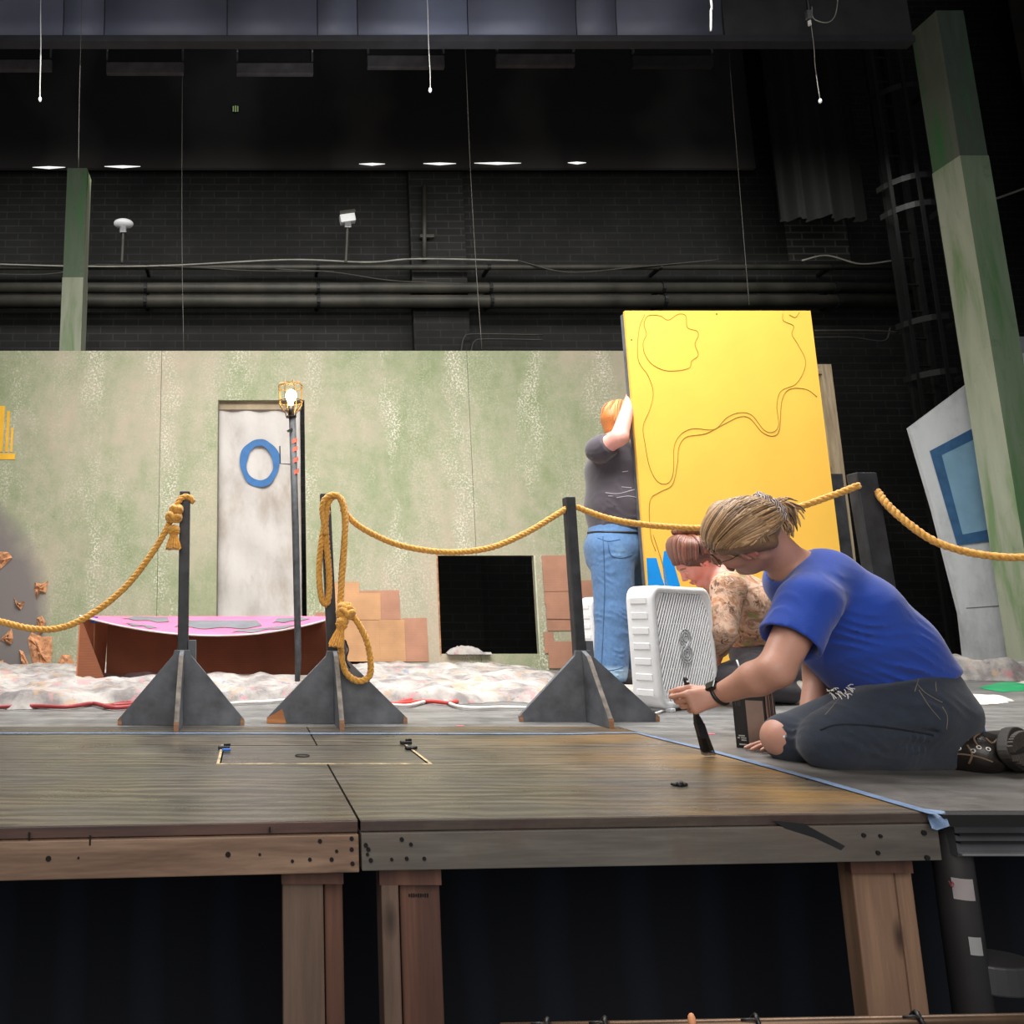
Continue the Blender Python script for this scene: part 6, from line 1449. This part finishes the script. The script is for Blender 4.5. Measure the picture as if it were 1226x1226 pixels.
# ---- person B: camouflage shirt, crouching ------------------------------------------------------------------
YBp = 3.78
B = thing('person', 'crouching person with a hair bun in a tan camouflage shirt behind the fan', 'person', (at(930, 838, YBp).x, YBp, 0))
SK2 = (226, 150, 134)
hc = at(833, 672, YBp); Ub = V3(-.72, -.02, .69); Fb = V3(-.69, .12, -.70)
b = Blob(); Wb = head(b, hc, Fb, Ub, 1.0)
nk = at(858, 690, YBp); ch = at(890, 722, YBp); wa = at(908, 768, YBp); pe = at(925, 800, YBp)
b.rc(Wb(-.035, 0, -.04), nk, .052, .056, .03).rc(nk, ch, .07, .11, .03, flat=((0, 1, 0), 1.3)).rc(ch, wa, .11, .10, .03).rc(wa, pe, .10, .11, .03)
sN = at(872, 705, YBp - .17); eN = at(864, 762, YBp - .22); wN = at(852, 800, YBp + .02)
sF = at(872, 705, YBp + .17); eF = at(850, 765, YBp + .20); wF = at(822, 800, YBp + .1)
b.rc(nk, sN, .055, .055, .03).rc(sN, eN, .052, .042, .02).rc(eN, wN, .041, .027, .02).rc(nk, sF, .055, .055, .03).rc(sF, eF, .052, .042, .02).rc(eF, wF, .041, .027, .02)
hand(b, wN, V3(-.7, 0, -.7), V3(.6, .2, -.7), V3(0, 1, 0), curl=(.4, .6, .5)); hand(b, wF, V3(-.7, 0, -.7), V3(.6, -.2, -.7), V3(0, -1, 0), curl=(.4, .6, .5))
kN = at(872, 815, YBp - .22); kF = at(868, 812, YBp + .2); aN = at(945, 828, YBp - .15); aF = at(940, 828, YBp + .15)
b.rc(pe, kN, .09, .055, .03).rc(kN, aN, .055, .04, .02).rc(pe, kF, .09, .055, .03).rc(kF, aF, .055, .04, .02)
blob_obj('body', b, .0062, SKIN, B, SK2, face_spots(Wb, blush=(222, 130, 120)))
M_HB = (112, 66, 52); tb = at(827, 642, YBp); RB = axes(Fb, Ub)
make_hair(B, Wb, RB, 1.02, tb, (92, 56, 46), (72, 42, 36), (168, 106, 84), 200, low=-.03, rr=.005, seed=5)
bm = nb(); add_ball(bm, at(824, 636, YBp) , (.070, .045, .030), 3); add_ball(bm, at(812, 637, YBp + .01), (.035, .03, .020), 2); add_ball(bm, at(839, 636, YBp), (.035, .03, .022), 2)
for v in bm.verts: v.co += v.normal * .0 + Vector((0, 0, .006 * mnoise.noise(v.co * 40)))
obj('hair_bun', bm, m_plain('auburn_hair', (120, 74, 54), .5, var=.35, scale=60), B, smooth=True)
bm = nb(); add_tube(bm, [at(827, 643, YBp) + V3(.026 * math.cos(x), .024 * math.sin(x), .006 * math.sin(2 * x)) for x in [2 * PI * i / 20 for i in range(20)]], .013, 8, closed=True); obj('hair_tie', bm, m_plain('peach_hair_tie', (236, 150, 104), .7), B, smooth=True)
def mat_camo():
    t = NT('forest_camouflage'); n1 = t.noise(9, 5, .72, None, 1.2); n2 = t.noise(13, 4, .7, t.mapping((1, 1, .45), (0, .5, 0)), 1.5)
    c = t.ramp(n1, [(.30, (84, 66, 56)), (.40, (150, 116, 92)), (.47, (196, 166, 146)), (.54, (176, 128, 96)), (.62, (126, 100, 82)), (.72, (204, 180, 164))])
    c = t.mix(t.ramp(n2, [(.60, 0.0), (.63, .95)]), c, (92, 66, 56)); c = t.mix(t.ramp(n2, [(.28, 1.0), (.36, 0.0)]), c, (206, 186, 174))
    c = t.mix(t.ramp(t.noise(9, 3, .6), [(.60, 0.0), (.66, .8)]), c, (126, 130, 74)); t.color(c); t.rough(.9); t.bump(t.noise(60, 3), .2, .004); return t.m
cs = Blob()
cs.rc(at(872, 702, YBp), ch, .100, .128, .03, flat=((0, 1, 0), 1.35)).rc(ch, at(905, 752, YBp), .132, .128, .04, flat=((0, 1, 0), 1.3)).rc(at(905, 752, YBp), at(912, 775, YBp), .128, .122, .04, flat=((0, 1, 0), 1.25))
cs.rc(at(868, 698, YBp - .05), sN, .07, .072, .03).rc(sN, eN + (eN - sN) * .02, .072, .062, .03, cuts=[(eN, eN - sN)]).rc(at(868, 698, YBp + .05), sF, .07, .072, .03).rc(sF, eF, .072, .062, .03)
cs.rc(eN + V3(0, 0, .01), eN.lerp(wN, .35), .060, .048, .02)
for c, r, w, a, f, s2 in ((at(900, 735, YBp - .15), .12, (70, 0, 90), .009, .6, 1), (at(868, 750, YBp - .27), .08, (20, 0, 120), .010, .9, 2), (at(895, 768, YBp - .14), .1, (60, 0, 90), .009, .7, 3)): cs.wrinkle(c, r, w, a, f, s2)
ndb = (Wb(-.04, 0, -.04) - nk).normalized(); cs.rc(nk + ndb * .01, nk + ndb * .15, .060, .075, .008, sub=True, tail=True)
cs.rc(at(915, 800, YBp), at(920, 830, YBp), .16, .16, .01, sub=True, tail=True, flat=((0, 1, 0), 1.5))
blob_obj('camouflage_shirt', cs, .008, mat_camo(), B)
GP = (66, 62, 68); pb = Blob()
pb.rc(at(908, 785, YBp), at(922, 802, YBp), .112, .13, .03, flat=((0, 1, 0), 1.4)).rc(at(922, 800, YBp - .1), kN, .105, .075, .04).rc(kN, aN, .070, .056, .02).rc(at(922, 800, YBp + .1), kF, .105, .075, .04).rc(kF, aF, .07, .056, .02)
pb.rc(at(935, 805, YBp), at(938, 815, YBp), .11, .10, .04, flat=((0, 1, 0), 1.4))
for c, r, w, a, f, s2 in ((at(900, 790, YBp - .2), .1, (40, 0, 110), .010, .7, 1), (at(940, 800, YBp - .2), .1, (90, 0, 60), .009, .7, 4)): pb.wrinkle(c, r, w, a, f, s2)
blob_obj('grey_trousers', pb, .008, M_DENIM, B, GP)
for q in (-1, 1):
    sb = Blob(); a0 = (aN if q < 0 else aF) + V3(.03, 0, 0); a0.z = .055
    sb.rc(a0 + V3(-.01, 0, .03), a0 + V3(.02, 0, -.005), .045, .048, .02).rc(a0 + V3(.02, 0, -.005), a0 + V3(.14, q * .02, -.01), .046, .036, .03, cuts=[(a0 + V3(0, 0, -.05), (0, 0, -1))])
    s_o = blob_obj('shoe', sb, .006, m_cloth('shoe_canvas'), B, (216, 208, 196), [((a0 + V3(-.05, 0, -.05), a0 + V3(.18, 0, -.05)), .02, (240, 238, 232), .3)])
bm = nb(); add_tube(bm, [at(882, 790, YBp - .28), at(884, 796, YBp - .29), at(887, 806, YBp - .29)], .004, 5); obj('drawstring', bm, M_WHITE, B, smooth=True)

# ---- person C: standing, charcoal T-shirt, blue jeans, arm raised against the yellow board ---------------------
YCp = 4.86
C_ = thing('person', 'standing person with orange hair in charcoal T-shirt and blue jeans holding the board', 'person', (at(738, 820, YCp).x, YCp, 0))
px = lambda x, y, dy=0: at(x, y, YCp + dy)
b = Blob(); hC = px(743, 504); Wc = head(b, hC, V3(.93, .05, -.12), V3(.10, 0, .99), 1.02, False)
nC = px(737, 530); cC = px(735, 560); wC_ = px(738, 610); pC = px(738, 645)
b.rc(Wc(-.03, 0, -.06), nC, .058, .062, .03).rc(nC, cC, .08, .135, .03, flat=((0, 1, 0), 1.3)).rc(cC, wC_, .135, .15, .03).rc(wC_, pC, .15, .14, .03)
sNc = px(722, 535, -.20); eNc = px(737, 531, -.42); wNc = px(752, 478, -.30)
eNc = px(741, 524, -.30); sNc = px(718, 538, -.17); wNc = px(756, 474, -.18)
b.rc(nC, sNc, .06, .062, .03).rc(sNc, eNc, .062, .052, .02).rc(eNc, wNc, .054, .034, .02)
hand(b, wNc, V3(.3, .35, .9), V3(.8, .2, -.2), V3(-.2, 1, 0), curl=(.5, .6, .4))
sFc = px(728, 538, .2); eFc = px(765, 560, .3); wFc = px(792, 530, .18)
b.rc(nC, sFc, .06, .062, .03).rc(sFc, eFc, .06, .05, .02).rc(eFc, wFc, .048, .032, .02); hand(b, wFc, V3(.5, -.4, .7), V3(0, -1, .2), V3(-1, 0, .3), curl=(.2, .3, .2))
hN, knn, ann = px(733, 655, -.1), px(735, 735, -.12), px(732, 806, -.12); hF, knf, anf = px(745, 655, .1), px(752, 735, .10), px(761, 804, .08)
b.chain([hN, knn, ann], [.10, .065, .045], .03); b.chain([hF, knf, anf], [.10, .065, .045], .03)
SK3 = (232, 168, 156)
blob_obj('body', b, .0085, SKIN, C_, SK3, face_spots(Wc, s=1.02, blush=(236, 130, 124)))
RC = axes(V3(.93, .05, -.12), V3(.10, 0, .99)); hb = Blob()
hb.ell(Wc(-.02, 0, .03), RC, (.108, .094, .100), .01, cuts=[(Wc(.06, 0, .05), Wc(1, 0, -.3) - Wc(0, 0, 0))]).rc(Wc(-.07, 0, .0), Wc(-.06, 0, -.07), .055, .045, .03, flat=((0, 1, 0), 1.3))
for q in (-1, 1): hb.rc(Wc(-.01, q * .074, .02), Wc(-.03, q * .07, -.06), .024, .02, .02); hb.rc(Wc(.06, q * .05, .055), Wc(.0, q * .08, .02), .02, .02, .02)
bmh = bmesh.new(); meh, _ = hb.mesh('hair', .007); bmh.from_mesh(meh); random.seed(12); cols = []; paths = []
for i in range(170):
    q = random.uniform(-1, 1); f0 = random.uniform(-.3, 1); P = []
    for k in range(8):
        a = .2 + 2.1 * k / 7 ; rx = .108; p = Wc(-.02 + math.cos(f0 * .9) * 0 - rx * math.sin(a) * (1 - .55 * abs(q)) + (.05 * (1 - k / 7)) * f0, .100 * q * math.sin(min(a, 1.5)) ** .5, .03 + .104 * math.cos(a) * (1 if a < 1.57 else 1.15)); P.append(p)
    paths.append(P)
hair_strands(bmh, cols, paths, .005); me2 = bpy.data.meshes.new('hair'); bmh.to_mesh(me2); bmh.free(); Cc = np.tile(np.array(lin((206, 128, 66))), (len(me2.vertices), 1))
for (a, b_) in cols: f = random.random(); Cc[a:b_] = np.array(lin((178, 98, 46))) * (1 - f) + np.array(lin((246, 178, 104))) * f
ca = me2.color_attributes.new('Col', 'FLOAT_COLOR', 'POINT'); ca.data.foreach_set('color', Cc.astype(np.float32).ravel()); link_mesh('hair', me2, M_HAIR, C_, None, True)
ts = Blob()
ts.rc(px(733, 543), px(733, 560), .115, .150, .03, flat=((0, 1, 0), 1.35)).rc(px(733, 560), px(735, 605), .155, .168, .05, flat=((0, 1, 0), 1.25)).rc(px(735, 605), px(738, 632), .168, .165, .04, flat=((0, 1, 0), 1.2))
ts.rc(px(728, 540, -.06), sNc, .085, .083, .03).rc(sNc, sNc.lerp(eNc, .55), .083, .078, .03, cuts=[(sNc.lerp(eNc, .5), eNc - sNc)])
ts.rc(px(728, 540, .06), sFc, .085, .083, .03).rc(sFc, sFc.lerp(eFc, .7), .083, .078, .03)
for c, r, w, a, f, s2 in ((px(720, 590, -.2), .2, (20, 0, 70), .013, .6, 1), (px(745, 620, -.2), .16, (50, 0, 60), .012, .7, 2), (px(722, 555, -.22), .12, (50, 0, -60), .012, .7, 3)): ts.wrinkle(c, r, w, a, f, s2)
ndc = V3(.1, 0, 1); ts.rc(nC + V3(.0, 0, .03), nC + V3(.02, 0, .2), .062, .08, .01, sub=True, tail=True); ts.rc(px(740, 665), px(740, 690), .26, .26, .01, sub=True, tail=True, cuts=[(px(740, 638), (0, 0, 1))])
CH = (74, 68, 76)
cts = blob_obj('charcoal_t_shirt', ts, .0095, M_TEE, C_, CH); hc_ = surf(cts); M_PM = m_plain('pale_paint_mark', (176, 172, 178), .8)
for P_ in ([(725, 590), (740, 591), (760, 586)], [(744, 583), (756, 584)], [(738, 596), (752, 594), (764, 596)], [(728, 594), (734, 594)], [(745, 565), (752, 564)]):
    bm = surf_line(hc_, P_, .0022)
    if len(bm.verts): obj('paint_scuff', bm, M_PM, cts, smooth=True)
    else: bm.free()
bj = Blob(); 
bj.rc(px(735, 640), px(738, 655), .155, .160, .03, flat=((0, 1, 0), 1.25)).rc(px(732, 660, -.09), px(735, 735, -.11), .135, .112, .05).rc(px(735, 735, -.11), px(731, 806, -.12), .112, .098, .03, cuts=[(px(731, 816, -.12), (0, 0, -1))])
bj.rc(px(746, 660, .1), px(752, 735, .1), .125, .10, .05).rc(px(752, 735, .1), px(761, 804, .08), .10, .09, .03, cuts=[(px(761, 812, .08), (0, 0, -1))])
bj.rc(px(722, 655, -.03), px(724, 668, -.03), .11, .11, .04, flat=((0, 1, 0), 1.4))
for c, r, w, a, f, s2 in ((px(733, 690, -.2), .22, (15, 0, 60), .010, .7, 1), (px(735, 750, -.2), .16, (40, 0, 60), .014, .8, 2), (px(735, 795, -.2), .13, (10, 0, 80), .014, .8, 3)): bj.wrinkle(c, r, w, a, f, s2)
bj.rc(px(738, 610), px(738, 630), .3, .3, .01, sub=True, tail=True, cuts=[(px(738, 636), (0, 0, 1))]) if False else None
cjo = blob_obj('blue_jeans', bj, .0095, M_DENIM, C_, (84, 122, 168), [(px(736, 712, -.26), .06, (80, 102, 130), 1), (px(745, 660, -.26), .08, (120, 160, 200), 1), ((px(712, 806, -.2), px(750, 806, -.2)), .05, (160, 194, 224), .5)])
hcj = surf(cjo)
for P_ in ([(722, 642), (724, 700), (722, 760), (720, 802)], [(716, 644), (728, 648), (742, 646)], [(728, 650), (731, 664), (744, 668), (757, 664)], [(712, 800), (725, 803), (740, 801), (748, 797)]):
    bm = surf_line(hcj, P_, .003)
    if len(bm.verts): obj('denim_seam', bm, m_plain('dark_denim_seam', (62, 88, 122), .9), cjo, smooth=True)
    else: bm.free()
bm = surf_line(hcj, [(704, 638), (715, 637), (735, 637), (768, 638)], .008, .0)
obj('dark_belt', bm, M_BLACKM, cjo, smooth=True) if len(bm.verts) else bm.free()
for (x, dy, nm) in ((736, -.12, 'shoe'), (764, .08, 'shoe')):
    sb = Blob(); a0 = px(x, 806, dy); a0.z = .06; sb.rc(a0 + V3(-.03, 0, .01), a0 + V3(.04, 0, 0), .052, .05, .02, cuts=[(a0 + V3(0, 0, -.052), (0, 0, -1))]).rc(a0 + V3(.04, 0, -.0), a0 + V3(.17, -.02, -.015), .05, .042, .03, cuts=[(a0 + V3(0, 0, -.052), (0, 0, -1))])
    blob_obj(nm, sb, .008, m_cloth('dark_canvas_shoe'), C_, (58, 56, 58), [((a0 + V3(-.06, 0, -.055), a0 + V3(.2, -.02, -.055)), .022, (222, 220, 214), .3)])
# ------------------------------------------------------------------ light
def area(name, loc, tgt, sx, sy, power, col=(1, 1, 1), spread=180):
    l = bpy.data.lights.new(name, 'AREA'); l.shape = 'RECTANGLE'; l.size = sx; l.size_y = sy; l.energy = power; l.color = col; l.spread = math.radians(spread)
    o = bpy.data.objects.new(name, l); COL.objects.link(o); o.location = loc
    o.rotation_euler = (Vector(tgt) - Vector(loc)).to_track_quat('-Z', 'Y').to_euler(); return o
def spot(name, loc, tgt, power, ang, blend=.6, r=.1, col=(1, 1, 1)):
    l = bpy.data.lights.new(name, 'SPOT'); l.energy = power; l.spot_size = math.radians(ang); l.spot_blend = blend; l.shadow_soft_size = r; l.color = col
    o = bpy.data.objects.new(name, l); COL.objects.link(o); o.location = loc
    o.rotation_euler = (Vector(tgt) - Vector(loc)).to_track_quat('-Z', 'Y').to_euler(); return o
WD = bpy.data.worlds.new('w'); scene.world = WD; WD.use_nodes = True
WD.node_tree.nodes['Background'].inputs[0].default_value = (0.9, 0.95, 1, 1); WD.node_tree.nodes['Background'].inputs[1].default_value = 0.16
area('stage_wash', (0.6, 2.9, 4.4), (1.2, 6.0, 0.9), 5.0, .8, 185, (1, .97, .92), 140)
area('low_fill', (0.2, -1.0, 0.9), (1.4, 2.4, 0.4), 2.5, 1.0, 26, (1, .95, .90))
area('house_fill', (0.2, -1.2, 2.4), (1.4, 2.6, 0.2), 4.0, 1.5, 75, (1, .95, .90))
area('top_wash', (1.0, 4.0, 4.5), (1.0, 4.0, 0.0), 7.0, 2.2, 250, (1, .98, .96), 110)
area('back_wall_fill', (1.6, 7.6, 5.6), (1.6, 9.4, 4.4), 12.0, .5, 85, (1, .98, .94), 150)
spot('panel_glow', (2.6, 3.6, 2.6), (1.75, 4.95, 4.5), 260, 34, 1.0, .3, (.86, .9, 1))
spot('panel_glow_left', (-1.2, 3.2, 3.2), (-1.5, 4.95, 4.4), 40, 50, 1.0, .3, (.86, .9, 1))
scene.view_settings.view_transform = 'Standard'; scene.view_settings.look = 'None'; scene.view_settings.exposure = 0; scene.view_settings.gamma = 1
scene.cycles.max_bounces = 6; scene.cycles.use_denoising = True
